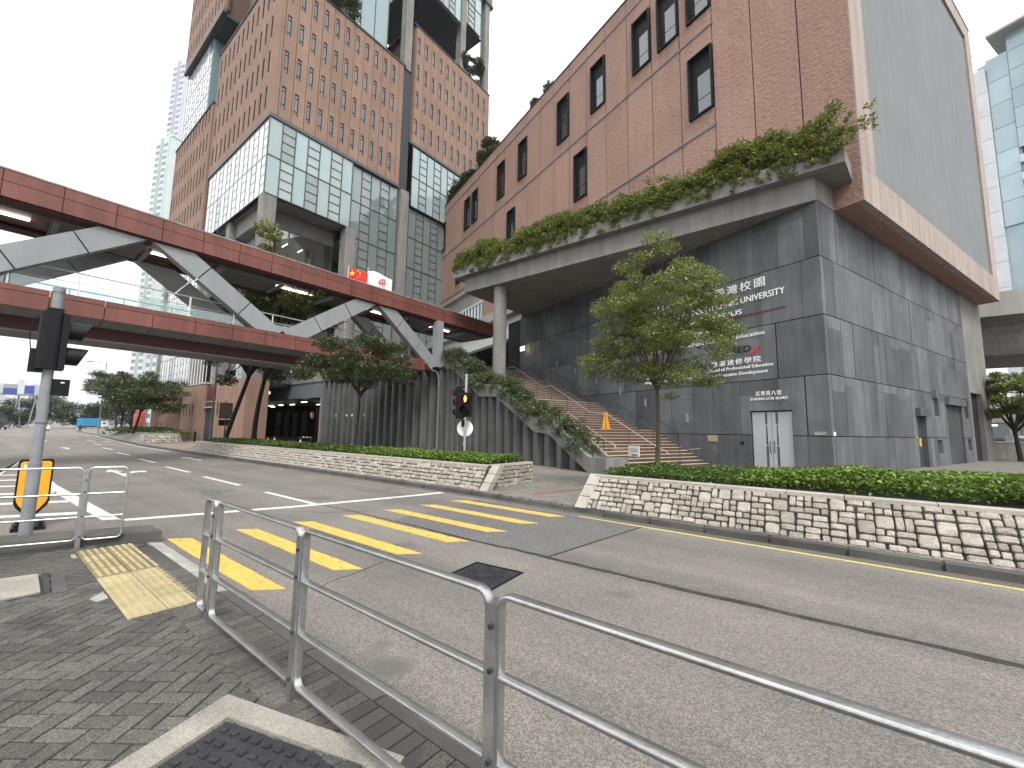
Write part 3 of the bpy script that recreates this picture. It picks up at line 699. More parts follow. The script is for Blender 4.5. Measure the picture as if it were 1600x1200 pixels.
# second planter far along the road
t = thing('stone_planter', 'far grey planter with a grassy mound where the road bends', 'planter')
q0, q1 = (-50.5,9.6), (-84,12.2)
MB().add([(-49.6,9.15,.1),(-84,11.7,.1),(-81,12.8,1.0),(-52.5,10.3,1.0),(-51.2,12.8,.1),(-84,15,.1),(-80,14.5,1.0),(-52.0,12.6,1.0)],
    [(0,3,2,1),(0,4,7,3),(4,5,6,7),(1,2,6,5),(3,7,6,2)]).build('sloped_wall', surf('old_concrete', (.2,.19,.165), (.14,.133,.115), .6, .9, .2, 20, streak=.2), t)
items = stone_face(t, (-49.72,9.35,.12), (-.4,1,0), (-.9,.1,.9), 3.2, 1.0, .28, random.Random(5), gap=.05, thick=.05, skew=.0)
place_stones(items, t, 60)
foliage_band('ground_cover', 'grassy mound on top of the far planter', 'grass', -79, -53, 11.0, 14, .9, lambda x,y: .12+.45*edge(y,10.6,14.4,1.2)*edge(x,-80,-52.5,6), 9000, .3, GRASS)

# ---------------------------------------------------------------- pedestrian railings
def rrect(x0, x1, z0, z1, r, n=5):
    pts = []
    for cx, cz, a0 in ((x1-r,z1-r,0),(x0+r,z1-r,90),(x0+r,z0+r,180),(x1-r,z0+r,270)):
        for k in range(n+1):
            a = R_(a0+90*k/n); pts.append((cx+r*math.cos(a), 0, cz+r*math.sin(a)))
    return pts
def railing(label, posts, loops, Hh, loc, rz):
    """posts: positions along local x; loops: (x0,x1) panels"""
    t = thing('pedestrian_railing', label, 'railing', loc, rz)
    for x in posts:
        mb = MB().box(x-.028,x+.028,-.034,.034,-.12,Hh-.035); p = mb.build('post', STEEL, t)
        mb = MB()
        for z in (.14,.42,.76,.93):
            mb.tube([(x+.012,-.034,z),(x+.012,-.05,z)], .011, 8)
        mb.build('bolt', IRON, p)
    for x0, x1 in loops:
        mb = MB().rsweep(rrect(x0,x1,.09,Hh,.06), .05, .026, (0,1,0), True)
        p = mb.build('panel_frame', STEEL, t, smooth=True)
        if x1-x0 > .2 or True:
            for z in (.405,.73): MB().rsweep([(x0+.008,0,z),(x1-.008,0,z)], .048, .026, (0,1,0)).build('rail', STEEL, p, smooth=True)
    return t
P_ = [-4.43,-2.85,-1.18,.46,2.1]
railing('near galvanised pedestrian railing across the foreground, running out at bottom right', [p for p in P_], [(-4.71,-4.458)]+[(a+.03,b-.03) for a,b in zip(P_,P_[1:])], 1.05, (0,1.42,NZ), 0)
ra = math.atan2(1.3,.5)
railing('grey pedestrian railing at left edge beside the near signal pole', [.95,-.6,-2.1], [(.98,1.4),(-.57,.92),(-2.07,-.63)], 1.1, (-8.92,.17,NZ), ra)

# ---------------------------------------------------------------- traffic signals
def visor(mb, c, d, r, L, m=0):
    """open sunshade tube pointing along d with a slanted end"""
    d = Vector(d).normalized(); c = Vector(c); upz = Vector((0,0,1)); s = d.cross(upz).normalized(); n = 14; ins = []
    vs = []
    for L2, rr in ((0,r),(1,r),(1,r*.92),(0,r*.92)):
        for k in range(n):
            a = 2*math.pi*k/n; cut = .78+.22*math.sin(a)
            vs.append(tuple(c+d*L*L2*cut+(s*math.cos(a)+upz*math.sin(a))*rr))
    fs = [(i*n+k, i*n+(k+1)%n, (i+1)*n+(k+1)%n, (i+1)*n+k) for i in range(3) for k in range(n)]
    mb.add(vs, fs, m)
t = thing('pedestrian_signal', 'tall grey signal pole at left edge with black heads seen from the side', 'traffic light', (-9.39,.6,.17))
MB().tube([(0,0,-.1),(0,0,1.0)], .074, 18).build('pole_sleeve', STEELP, t, smooth=True)
MB().tube([(0,0,1.0),(0,0,3.66)], .062, 18).build('pole', STEELP, t, smooth=True)
MB().tube([(0,0,3.62),(0,0,3.69)], .072, 18).build('pole_cap', STEELP, t, smooth=True)
mb = MB()
for z in (1.0,1.62): mb.tube([(0,0,z),(0,0,z+.03)], .079, 18)
mb.build('band', STEELP, t, smooth=True)
# head for pedestrians, facing across the road (+Y), and a vehicle head turned away
h = MB().box(-.17,.15,.075,.15,2.42,3.28).build('signal_head', BLACKP, t)
mb = MB(); visor(mb, (-.01,.15,3.05), (0.1,1,-.02), .14, .27); visor(mb, (-.01,.15,2.65), (0.1,1,-.02), .14, .25); mb.build('visor', BLACKP, h, smooth=True)
MB().tube([(-.01,.145,3.05),(-.01,.155,3.05)], .12, 16).build('red_lens', LAMPR, h)
MB().tube([(-.01,.145,2.65),(-.01,.155,2.65)], .12, 16).build('green_lens', BLACKP, h)
h = MB().prism([(-.04+.165*math.copysign(abs(math.cos(a))**.45,math.cos(a)),-.025+.125*math.copysign(abs(math.sin(a))**.45,math.sin(a))) for a in [2*math.pi*(k+.5)/20 for k in range(20)]], 2.42, 3.3).build('signal_head', BLACKP, t)
MB().prism([(-.26,-.2),(0,-.21),(.02,-.05),(-.24,.0)], 2.38, 2.72).build('lower_housing', BLACKP, h)
MB().box(-.15,.08,-.1,.08,3.3,3.36).build('bracket', BLACKP, h)
mb = MB().tube([(-.1,-.1,3.32),(-.1,-.2,3.2),(-.1,-.23,2.95),(-.1,-.2,2.7)], .008, 6); mb.build('cable', BLACKP, t)
bx = MB().box(-.06,.06,.06,.24,2.03,2.28).build('push_button_box', BLACKP, t)
MB().box(.06,.063,.14,.18,2.22,2.24).build('label', WHITE, bx)

t = thing('pedestrian_signal', 'signal pole in left planter with the lit red man facing the crossing', 'traffic light', (-10.1,10.35,.66))
MB().tube([(0,0,-.2),(0,0,3.02)], .05, 16).build('pole', STEEL, t, smooth=True)
MB().tube([(0,0,2.99),(0,0,3.04)], .06, 16).build('pole_cap', STEEL, t, smooth=True)
# axes of the ped head: faces back across the road towards the island
d = Vector((.35,-1,0)).normalized(); s = Vector((1,.35,0)).normalized(); o = d*.16+s*.1
def obox(c, hx, hy, z0, z1): return [((c+s*a*hx+d*b*hy).x,(c+s*a*hx+d*b*hy).y) for a,b in ((-1,-1),(1,-1),(1,1),(-1,1))], z0, z1
h = MB().prism(*obox(o,.16,.1,1.55,2.38)).build('signal_head', BLACKP, t)
mb = MB()
for z in (2.16,1.78): visor(mb, o+d*.1+Vector((0,0,z)), d, .15, .2)
mb.build('visor', BLACKP, h, smooth=True)
for z, nm, m in ((2.16,'red_lens',None),(1.78,'green_lens',BLACKP)):
    MB().tube([tuple(o+d*.09+Vector((0,0,z))), tuple(o+d*.104+Vector((0,0,z)))], .13, 16).build(nm, m or BLACKP, h)
# the red standing man
mb = MB(); c0 = o+d*.112+Vector((0,0,2.16)); e = d*.006
def q2(pts): mb.slab([tuple(c0+s*a+Vector((0,0,b))) for a,b in pts], tuple(e))
q2([(-.02,.06),(.02,.06),(.024,.085),(.012,.105),(-.012,.105),(-.024,.085)])
q2([(-.045,.052),(.045,.052),(.052,-.02),(.035,-.02),(.03,.02),(.028,-.1),(.004,-.1),(0,-.03),(-.004,-.1),(-.028,-.1),(-.03,.02),(-.035,-.02),(-.052,-.02)])
mb.build('red_man', LAMPR, h)
h = MB().box(-.42,-.14,-.06,.1,1.5,2.62).build('signal_head', BLACKP, t)
mb = MB()
for z in (2.42,2.08,1.74): visor(mb, (-.42,.02,z), (-1,.15,0), .12, .2)
mb.build('visor', BLACKP, h, smooth=True)
MB().box(-.16,.05,-.03,.03,2.5,2.54).build('bracket', STEEL, t); MB().box(-.16,.05,-.03,.03,1.56,1.6).build('bracket', STEEL, t)
dc = Vector((-.45,-.1,0))*0+Vector((-.02,.0,1.17)); dn = Vector((.55,-.8,0)).normalized()
MB().tube([tuple(dc-dn*.07), tuple(dc-dn*.06)], .28, 24).build('disc_sign', WHITE, t)
MB().box(-.1,.02,-.09,-.05,1.22,1.46).build('push_button_box', BLACKP, t)
MB().box(-.11,-.07,-.02,.04,.3,.62).build('push_button_box', BLACKP, t)
MB().box(-.035,.035,-.058,-.05,.55,.68).build('label', TACT, t)

# yellow shield marker on a rubber base
t = thing('traffic_marker', 'yellow shield shaped marker with black edge on a rubber base behind signal pole', 'road sign', (-10.95,.72,0), R_(-4))
mb = MB().box(-.28,.28,-.19,.19,0,.06); b = mb.build('base', BLACKP, t)
mb = MB(); [mb.sphere((x,y,.09), .035, 8) for x in (-.18,.18) for y in (-.13,.13)]; mb.build('knob', BLACKP, b)
MB().box(-.03,.03,-.03,.03,.05,.4).build('stem', BLACKP, t)
def shield(w, h0, h1, k): return [(-w+.03,h1),(w-.03,h1),(w,h1-.03),(w,h0+.26),(.86*w,h0+.19),(.03,h0),(-.03,h0),(-.86*w,h0+.19),(-w,h0+.26),(-w,h1-.03)]
sy = [(0,a,b) for a,b in shield(.205,.17,1.16,0)]; pn_ = MB().slab(sy, (.02,0,0)).build('plate_border', BLACKP, t)
MB().slab([(.02,a,b) for a,b in shield(.18,.225,1.125,0)], (.006,0,0)).build('plate_face', SIGNY, t)
MB().box(.026,.029,-.14,-.1,1.0,1.07).build('sticker', WHITE, t)
# litter and fallen petals on the road and pavement are too small to count singly
mb = MB()
for k in range(60):
    x, y = rs.uniform(-5,6), rs.uniform(6.9,8.0)
    if k > 45: x, y = rs.uniform(-6,-1), rs.uniform(1.2,1.6)
    a = rs.uniform(0,6.28); l = rs.uniform(.015,.04); z = .012 if y > 3 else NZ+.008
    mb.add([(x,y,z-.004),(x+l*math.cos(a),y+l*math.sin(a),z),(x+l*.5*math.cos(a+1),y+l*.5*math.sin(a+1),z+.006)], [(0,1,2)])
lf = stuff(mb.build('fallen_leaves', surf('dry_leaf', (.05,.03,.02), rough=.8), fix=False)); lf['label'] = 'scattered dry leaves on the road by the far kerb'; lf['category'] = 'leaves'
# ---------------------------------------------------------------- university block: granite plinth, terracotta box, canopy
# local frame of the block: x to the right along the signed facade, y into the building, origin at the granite corner
BRZ = math.atan2(-.34487, .93865); BO = Vector((-.19, 21.394, 0))
ux = Vector((math.cos(BRZ), math.sin(BRZ), 0)); uy = Vector((-math.sin(BRZ), math.cos(BRZ), 0))
def bl(x, y, z=0.): return BO + ux*x + uy*y + Vector((0,0,z))        # block local -> world
def to_bl(X, Y): d = Vector((X,Y,0))-BO; return d.dot(ux), d.dot(uy)
blk = thing('university_building', 'dark granite and terracotta university block with white lettering', 'building', BO, BRZ)
rs = random.Random(21)
Z_ROWS = [.1,1.74,4.3,6.85,9.4,11.92]
# core behind the granite (openings are set-back boxes)
holesA = [(-3.27,-1.43,.0,2.86)]
holesB = [(10.35,11.85,.0,2.9),(13.6,14.55,.85,1.62),(13.6,14.45,3.0,4.05),(15.85,19.25,0,3.75),(20.0,20.85,.95,1.65),(20.0,20.8,3.05,3.9)]
MB().box(-26,-.32,.32,26.5,.0,11.95).build('wall_core', GRANB, blk)
def panels(face, a0, a1, widths, holes):
    for r in range(5):
        z0, z1 = Z_ROWS[r], Z_ROWS[r+1]; a = a0
        while a < a1-.02:
            w = min(rs.choice(widths), a1-a)
            if a1-(a+w) < .45: w = a1-a
            split = rs.random(); cuts = [(z0,z1)]
            if split < .42 and r > 0: zc = z1-rs.choice((.42,.55,.7)); cuts = [(z0,zc),(zc,z1)]
            wide = rs.random() < .13
            for (c0, c1) in cuts:
                g = .006; gv = .05 if wide else .008
                for (p0,p1,q0,q1) in cut_rects([(a+g,a+w-gv,c0+(.018 if c0 == z0 else .004),c1-(.018 if c1 == z1 else .004))], holes):
                    d = rs.uniform(-.006,.006)
                    if face == 'A': piece('granite_panel', GRAN, blk, p0, p1, d, .3, q0, q1)
                    else: piece('granite_panel', GRAN, blk, -.3, -d, p0, p1, q0, q1)
            a += w
panels('A', -23.4, -.003, (.85,1.1,1.4,1.75,2.3), holesA)
panels('B', .32, 21.6, (.7,.85,1.0,1.25,1.7), holesB)
# corner return of the A panels (fills the corner between the two faces)
for r in range(5): piece('granite_panel', GRAN, blk, -.298, -.004, .302, .316, Z_ROWS[r]+.012, Z_ROWS[r+1]-.012)
# double door with dark strips, frame and pull handles
dr = MB().box(-3.25,-1.45,.16,.22,.1,2.84).build('door_frame', BLACKM, blk)
for (a, b) in ((-3.21,-2.36),(-2.34,-1.49)):
    lf_ = MB().box(a,b,.1,.158,.12,2.8).build('door_leaf', DOORG, blk)
    xm = -2.58 if a < -3 else -2.12
    MB().box(xm-.05,xm+.05,.092,.1,.14,1.25).build('door_strip', DOORS, lf_); MB().box(xm-.05,xm+.05,.092,.1,2.25,2.78).build('door_strip', DOORS, lf_)
    MB().box(xm-.03,xm+.03,.092,.1,1.3,2.2).build('vision_panel', GLASS_B, lf_)
    xh = -2.44 if a < -3 else -2.26
    MB().tube([(xh,.09,.95),(xh,.04,1.0),(xh,.04,1.42),(xh,.09,1.47)], .014, 8).build('door_handle', BLACKM, lf_)
# side-street openings of face B
o = MB().box(-.22,-.16,10.4,11.8,.1,2.86).build('side_door', DKGREY, blk)
MB().box(-.16,-.15,10.7,10.85,1.4,1.75).build('notice', WHITE, o); MB().box(-.16,-.15,11.1,11.4,1.25,1.7).build('notice', SIGNY, o); MB().box(-.16,-.15,10.7,10.85,.95,1.15).build('notice', WHITE, o)
MB().box(-.05,.22,10.2,11.95,2.9,3.32).build('door_canopy', GRAN, blk)
MB().box(-.2,-.12,15.9,19.2,.1,3.72).build('roller_shutter', surf('shutter', (.075,.08,.085), (.05,.053,.058), .7, .6, streak=.4), blk)
MB().box(-.05,.2,15.7,19.4,3.76,4.2).build('door_canopy', GRAN, blk)
for (y0,y1,z0,z1) in ((13.6,14.55,.85,1.62),(13.6,14.45,3.0,4.05),(20.0,20.85,.95,1.65),(20.0,20.8,3.05,3.9)):
    w = MB().box(-.29,-.27,y0,y1,z0,z1).build('window', GLASS_B, blk)
    if z0 > 2.5: MB().box(-.02,.2,y0-.28,y0+.1,z1+.02,z1+.42).build('vent_hood', GRAN, blk)
# concrete end bay of the plinth with its passage
mb = MB()
for (p0,p1,q0,q1) in cut_rects([(21.62,27.3,.1,11.95)], [(22.1,25.1,.0,4.9)]): mb.box(-1.5,-.05,p0,p1,q0,q1)
mb.build('end_bay', CONC, blk)
MB().box(-1.7,-1.5,22,25.2,.1,4.95).build('passage_back', DKGREY, blk)
# small fittings on the signed wall
for x, z in ((-6.6,2.6),(-11.4,4.4),(-9.4,3.55),(-13.6,5.3),(-15.8,6.2),(-18,7.1),(-20,8.0),(-21.8,9.0)):
    piece('wall_light', STEELP, blk, x-.06, x+.06, -.07, 0, z-.24, z+.24)
p = piece('notice_plate', TACT, blk, -5.45, -4.92, -.03, -.001, 1.38, 1.69)
piece('bell_box', BLACKM, blk, -3.74,-3.6,-.06,-.001,1.3,1.42)
piece('name_plate', KERBL, blk, -.62,-.2,-.02,-.0065,1.78,1.92); piece('name_plate', WHITE, blk, .0065,.02,.1,.3,1.76,1.92)
# ---- lettering
def lettering(body, xl, xr, zbase, cap, mat, parent, name='lettering', ext=.03, y=-.035, cjk=False, shear=0., squeeze=True):
    cu = bpy.data.curves.new('txt', 'FONT'); cu.body = body; cu.size = 1; cu.resolution_u = 3; cu.shear = shear
    if cjk: cu.space_character = 1.28
    ob = bpy.data.objects.new('txt', cu); COL.objects.link(ob); dg = bpy.context.evaluated_depsgraph_get(); dg.update()
    me = bpy.data.meshes.new_from_object(ob.evaluated_get(dg)); bpy.data.objects.remove(ob); bpy.data.curves.remove(cu)
    if len(me.vertices) == 0: return None
    co = np.array([v.co for v in me.vertices]); x0, x1 = co[:,0].min(), co[:,0].max(); s = cap/(.86 if cjk else .727)
    f = (xr-xl)/(x1-x0) if squeeze else s
    off = co[:,1].min()*s if cjk else 0
    for v in me.vertices: v.co = (xl+(v.co.x-x0)*f, 0, zbase+v.co.y*s-off)
    bm = bmesh.new(); bm.from_mesh(me)
    g = bmesh.ops.extrude_face_region(bm, geom=bm.faces[:]); vv = [e for e in g['geom'] if isinstance(e, bmesh.types.BMVert)]
    bmesh.ops.translate(bm, verts=vv, vec=(0,-ext,0)); bmesh.ops.recalc_face_normals(bm, faces=bm.faces[:]); bm.to_mesh(me); bm.free()
    me.materials.clear(); me.materials.append(mat); o = link(name, me, parent); o.location = (0, y+ext, 0); return o
T = [('香港理工大學紅磡灣校園',-9.42,-2.27,8.74,.43,True), ('THE HONG KONG POLYTECHNIC UNIVERSITY',-9.42,-1.43,8.15,.31,False), ('HUNG HOM BAY CAMPUS',-9.42,-3.4,7.63,.26,False),
     ('專業及持續教育學院',-9.3,-3.54,6.87,.28,True), ('College of Professional and Continuing Education',-9.25,-2.41,6.44,.2,False),
     ('專業進修學院',-5.1,-2.63,5.16,.27,True), ('School of Professional Education',-5.32,-2.1,4.92,.17,False), ('and Executive Development',-5.15,-2.34,4.63,.17,False),
     ('香港專上學院',-9.35,-6.69,4.92,.24,True), ('Hong Kong Community College',-9.43,-6.27,4.66,.16,False),
     ('紅樂道八號',-2.93,-1.82,3.56,.2,True), ('8 HUNG LOK ROAD',-3.18,-1.57,3.35,.13,False)]
for (b_, xl, xr, z, cap, cj) in T: lettering(b_, xl, xr, z, cap, LETW, blk, cjk=cj, ext=.05 if cap > .25 else .03)
lettering('SPEED', -4.55, -3.05, 5.74, .31, LETK, blk)
piece('red_line', surf('red_strip', (.13,.015,.02), rough=.5), blk, -9.42, -1.43, -.03, -.0065, 7.49, 7.545)
mb = MB()
for k, (dx, h0, h1) in enumerate(((0,5.57,5.84),(.16,5.6,5.92))):
    mb.slab([(-3.2+dx,-.008,h0),(-3.06+dx,-.008,h0+.02),(-2.78+dx,-.008,h1),(-2.92+dx,-.008,h1-.03)], (0,-.03,0))
mb.build('emblem', LETR, blk)
# ---- terracotta box
TX = 1.09; TY = 1.785; TZ0, TZ1 = 11.95, 34.4; TT = 57.6
mod = 2.214; cols = [TX-0.0]
x = TX-2.07+0.0
edges = [TX, TX-2.07]; 
while edges[-1] > TX-TT+1: edges.append(edges[-1]-mod)
CUT = TX-36.0
MB().box(-34.5,TX-.34,TY+.32,TY+24.8,TZ0+.02,TZ1-.3).build('wall_core', BRICKD, blk)
MB().box(TX-TT+.05,-34.5,TY+.32,TY+24.8,19.32,TZ1-.3).build('wall_core', BRICKD, blk)
win = []     # (t0,t1,z0,z1) with t measured from the brick corner
for t0, z0 in ((6.53,27.55),(8.76,27.55),(10.97,27.55),(15.4,27.55),(19.83,27.55),(26.4,27.55),(30.8,27.55),(37.3,27.55),(39.45,27.55),(47.4,27.55),(51.8,27.55),
               (6.53,20.95),(17.5,20.95),(28.5,20.95),(49.6,20.95),(41.6,20.95)): win.append((t0,t0+1.58,z0,z0+4.12))
holes = [(TX-b, TX-a, z0, z1) for (a,b,z0,z1) in win]
bands = [(TZ0,19.7),(19.86,26.32),(26.48,32.95),(33.1,TZ1-.12)]
for e1, e0 in zip(edges, edges[1:]):
    for (z0,z1) in (bands if e1 < TX-6 else [(TZ0,TZ1-.12)]):
        if e0 < CUT:
            if z1 <= 19.8: continue
            if z0 == 19.86: z0 = 19.32
        for (p0,p1,q0,q1) in cut_rects([(e0+.03,e1-.03,z0,z1)], holes):
            piece('tile_panel', BRICK, blk, p0, p1, TY+rs.uniform(-.004,.004), TY+.3, q0, q1)
for z in (19.78,26.4,33.02):
    MB().box(TX-TT,TX-6.4,TY-.05,TY+.2,z-.06,z-.015).build('ledge', STEELP, blk); MB().box(TX-TT,TX-6.4,TY-.05,TY+.2,z+.02,z+.06).build('ledge', STEELP, blk)
for (a,b,z0,z1) in win:
    x0, x1 = TX-b, TX-a; fr = MB(); d0, d1 = TY-.16, TY+.3
    fr.box(x0,x0+.09,d0,d1,z0,z1).box(x1-.09,x1,d0,d1,z0,z1).box(x0+.09,x1-.09,d0,d1,z0,z0+.09).box(x0+.09,x1-.09,d0,d1,z1-.09,z1)
    f = fr.build('window_frame', BLACKM, blk)
    MB().box(x0+.09,x1-.09,TY+.16,TY+.2,z0+.09,z1-.09).build('window_backing', BLACKM, f)
    for (q0,q1) in ((z0+.16,z0+1.15),(z0+1.21,z0+2.75)): MB().box(x0+.5,x1-.14,TY+.13,TY+.155,q0,q1).build('pane', GLASS_B, f)
MB().box(TX-TT,TX+.02,TY-.06,TY+.5,TZ1-.12,TZ1).build('coping', DKGREY, blk)
MB().box(TX-TT+.1,TX-.5,TY+.5,TY+25,TZ1-.5,TZ1-.3).build('roof', CONC, blk)
# end wall of the box: pink stone border round a flat grey panel
EY0, EY1 = TY, TY+25.13; bw = 1.62
for (p0,p1,q0,q1,nm) in ((EY0,EY0+bw,TZ0+1.63,TZ1,'s'),(EY1-1.5,EY1,TZ0+1.63,TZ1,'s'),(EY0+bw,EY1-1.5,TZ1-1.3,TZ1,'h')):
    n = max(1,int((q1-q0)/5)) if nm == 's' else 8
    for k in range(n):
        if nm == 's': piece('stone_panel', STONEE, blk, TX-.3, TX+.02, p0+.005, p1-.005, q0+(q1-q0)*k/n+.004, q0+(q1-q0)*(k+1)/n-.004)
        else: piece('stone_panel', STONEE, blk, TX-.3, TX+.02, p0+(p1-p0)*k/n+.004, p0+(p1-p0)*(k+1)/n-.004, q0, q1)
for k in range(11): piece('stone_panel', STONEE, blk, TX-.3, TX+.02, EY0+(EY1-EY0)*k/11+.003, EY0+(EY1-EY0)*(k+1)/11-.003, TZ0+.0, TZ0+1.62)
MB().box(TX-.3,TX-.1,EY0+bw,EY1-1.5,TZ0+1.63,TZ1-1.3).build('grey_panel', RENDER, blk)
MB().box(-.3,TX-.3,TY+.3,EY1,TZ0+.0,TZ0+.25).build('soffit', BRICK, blk)
MB().box(TX-.05,TX+.06,EY0-.02,EY1+.02,TZ1,TZ1+.12).build('coping', CONCL, blk)
# recessed pale storey under the left half of the box
MB().box(TX-TT+6,-31,TY+.6,TY+.9,11.8,19.3).build('recessed_wall', CONCL, blk)
MB().box(TX-TT+.2,-31.2,TY,TY+5,19.05,19.3).build('soffit', CONCL, blk)
wf = MB(); 
for k in range(17): wf.box(-45+k*.85,-44.93+k*.85,TY+.45,TY+.6,14.9,17.0)
wf.box(-45.2,-31.2,TY+.45,TY+.6,14.75,14.9); wf.box(-45.2,-31.2,TY+.45,TY+.6,17,17.15); w = wf.build('ribbon_window', WHITE, blk)
for k in range(16): piece('pane', GLASS_T, w, -44.92+k*.85, -44.16+k*.85, TY+.55, TY+.58, 14.9, 17)
MB().box(TX-TT+6,-24,TY-2.2,TY+1,12.6,13.5).build('pale_beam', CONCL, blk)
MB().box(-44,-23.6,.5,1.2,10.6,12.6).build('pale_beam', WHITE, blk)
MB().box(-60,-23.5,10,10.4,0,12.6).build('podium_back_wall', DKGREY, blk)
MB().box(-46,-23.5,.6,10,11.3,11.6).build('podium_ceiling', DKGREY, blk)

# ---- canopy: concrete planter slab parallel to the road, its beam, column and soffit
def wl(X, Y, z): x, y = to_bl(X, Y); return (x, y, z)
def wprism(poly, z0, z1): return MB().prism([to_bl(*p) for p in poly], z0, z1)
pA = bl(-23.35, .02); cn = (pA.x, pA.y); g0 = bl(-.02,-.02); brk = lambda xl: bl(xl, TY-.01)
wprism([(-21.25,21.3),(-.2,21.3),(g0.x,g0.y),(cn[0],cn[1]),(-21.25,28.6)], 11.86, 12.97).build('canopy_beam', CONC, blk)
pier = [bl(-.9,.0), bl(0,.0), bl(0,1.75), bl(-.9,1.75)]
b2 = brk(.75); b3 = brk(-28.0)
lip = [(-22.0,20.85),(.85,20.85),(b2.x,b2.y),(b3.x,b3.y),(-22.0,29.5)]
# lip as a tray: floor and four upstands
wprism(lip, 12.97, 13.1).build('canopy_slab', CONC, blk)
wprism([(-22.0,20.85),(.85,20.85),(.85,21.05),(-22.0,21.05)], 13.1, 13.72).build('canopy_upstand', CONC, blk)
wprism([(-22.0,21.05),(-21.8,21.05),(-21.8,29.2),(-22.0,29.2)], 13.1, 13.72).build('canopy_upstand', CONC, blk)
wprism([(.65,21.05),(.85,21.05),(b2.x,b2.y),(b2.x-.2,b2.y)], 13.1, 13.72).build('canopy_upstand', CONC, blk)
MB().box(-.6,.004,-.004,1.77,11.93,12.97).build('canopy_pier', CONC, blk)
cx, cy_ = to_bl(-18.35,22.0); MB().tube([(cx,cy_,2.6),(cx,cy_,11.86)], .47, 28).build('column', CONC, blk, smooth=True)
piece('exit_sign', LAMPY, blk, -22.6,-22.0,-.5,-.45,8.7,9.05)
mb = MB(); [mb.sphere((-23.6-k*2.6, 1.5+k*.8, 10.9), .16, 8) for k in range(4)]; mb.build('ceiling_lamp', LAMPW, blk)
MB().tube([(-1.35,TY-.1,14.9),(-.5,TY-.55,15.35)], .07, 8).build('camera_housing', WHITE, blk)

# ---- greenery in the canopy planter (hangs over the lip)
cen, rad = [], []
for k in range(900):       # shrubs of uneven height along the trough, some leaning out over the lip
    x = rs.uniform(-21.9,.75); hump = 1.15+.65*(.5+.5*math.sin(x*.9+1.7*math.sin(x*.31)))+(.55*min(1,max(0,(x+5)/2)))
    y = 20.95+1.4*rs.random()**1.4; lean = max(0,21.25-y); z = 13.75+rs.random()**.8*hump*(.6+.4*min(1,(y-20.9)/.6))-lean*rs.uniform(0,1.3)
    cen.append((x,y-lean*.5,z)); rad.append(rs.uniform(.22,.5))
for k in range(230):        # trailing strands over the concrete
    x = rs.uniform(-21.9,.6); cen.append((x,20.76,13.75-rs.random()**1.7*.75)); rad.append(rs.uniform(.12,.24))
for k in range(34):        # loose sprays above the mass
    x = rs.uniform(-21.5,.6); cen.append((x,rs.uniform(21,21.8),14.7+rs.uniform(-.1,.7)*(1 if x < -4 else 1.4))); rad.append(rs.uniform(.12,.28))
for k in range(22):        # branch reaching past the right-hand end
    q = rs.random(); cen.append((.3+q*1.6,20.9-q*.4+rs.uniform(-.4,.3),14.3+.15*q+rs.uniform(-.9,.45)*(1-q*.4))); rad.append(rs.uniform(.12,.34)*(1.1-.5*q))
t = thing('canopy_planting', 'leafy shrubs trailing over the concrete canopy planter', 'plant', (-10.5,21.2,13.2))
pts = clump_points(cen, rad, 120000, .85)-np.array([-10.5,21.2,13.2])
link('foliage', leaf_mesh('foliage', pts, .13, LEAF_CANOPY, up=.25, aspect=.48), t)
mb = MB()
for k in range(120):
    x = rs.uniform(-11.3,11.0); mb.tube([(x,.4,-.1),(x+rs.uniform(-.2,.2),rs.uniform(-.3,.4),rs.uniform(.5,1.2))], [.02,.008], 4, cap=False)
for k in range(7): mb.tube([(10.6,0,.8),(11.3+rs.random()*.6,-.1+rs.uniform(-.3,.3),1.1+rs.uniform(-.4,.4)),(11.8+rs.random()*.7,-.3+rs.uniform(-.4,.3),1.2+rs.uniform(-.7,.4))], [.02,.012,.005], 4, cap=False)
mb.build('stems', BARKD, t, fix=False)
# rooftop shrubs seen along the parapet
def roof_bush(label, x0, x1, h, n, leaf=.2, zb=TZ1, y=TY+.9, mat=LEAF_DARK):
    a, b = bl(x0,y), bl(x1,y); c = (a+b)/2; t = thing('roof_shrub', label, 'shrub', (c.x,c.y,zb-.3), BRZ)
    L_ = abs(x1-x0); k = max(3,int(L_*1.6)); cen = [(rs.uniform(-L_/2,L_/2), rs.uniform(-.5,.5), .3+h*rs.uniform(.15,.85)) for _ in range(k*2)]
    link('foliage', leaf_mesh('foliage', clump_points(cen, [rs.uniform(.4,.9)*min(1,h*.5) for _ in cen], n, .8), leaf, mat), t)
    mb = MB(); [mb.tube([(c_[0]*.8,c_[1],-.1),(c_[0],c_[1],c_[2])], [.03,.012], 4, cap=False) for c_ in cen]; mb.build('stems', BARKD, t, fix=False); return t
roof_bush('long dark shrubbery spilling over the roof edge at the far left end', -55.5, -37, 2.6, 15000, .26)
roof_bush('rounded shrub standing on the parapet line beside the long roof shrubbery', -38.5, -33.2, 4.0, 6500, .26)
roof_bush('small dark bush on the roof edge against the white sky', -25.5, -23.4, 2.6, 3200, .22)
roof_bush('thin twiggy plant low on the roof edge', -29.8, -27.6, 1.4, 500, .18)
roof_bush('thin twigs over the roof at the top edge of the picture', -12.6, -10.8, 1.6, 500, .2)
a = bl(TX-.6, TY+18); t = thing('roof_shrub', 'thin twigs on the roof corner above the grey end wall', 'shrub', (a.x,a.y,TZ1-.1))
cen = [(rs.uniform(-.4,.4), rs.uniform(-4,4), rs.uniform(.3,1.3)) for _ in range(14)]
link('foliage', leaf_mesh('foliage', clump_points(cen, [.4]*14, 700, .8), .2, LEAF_DARK), t)
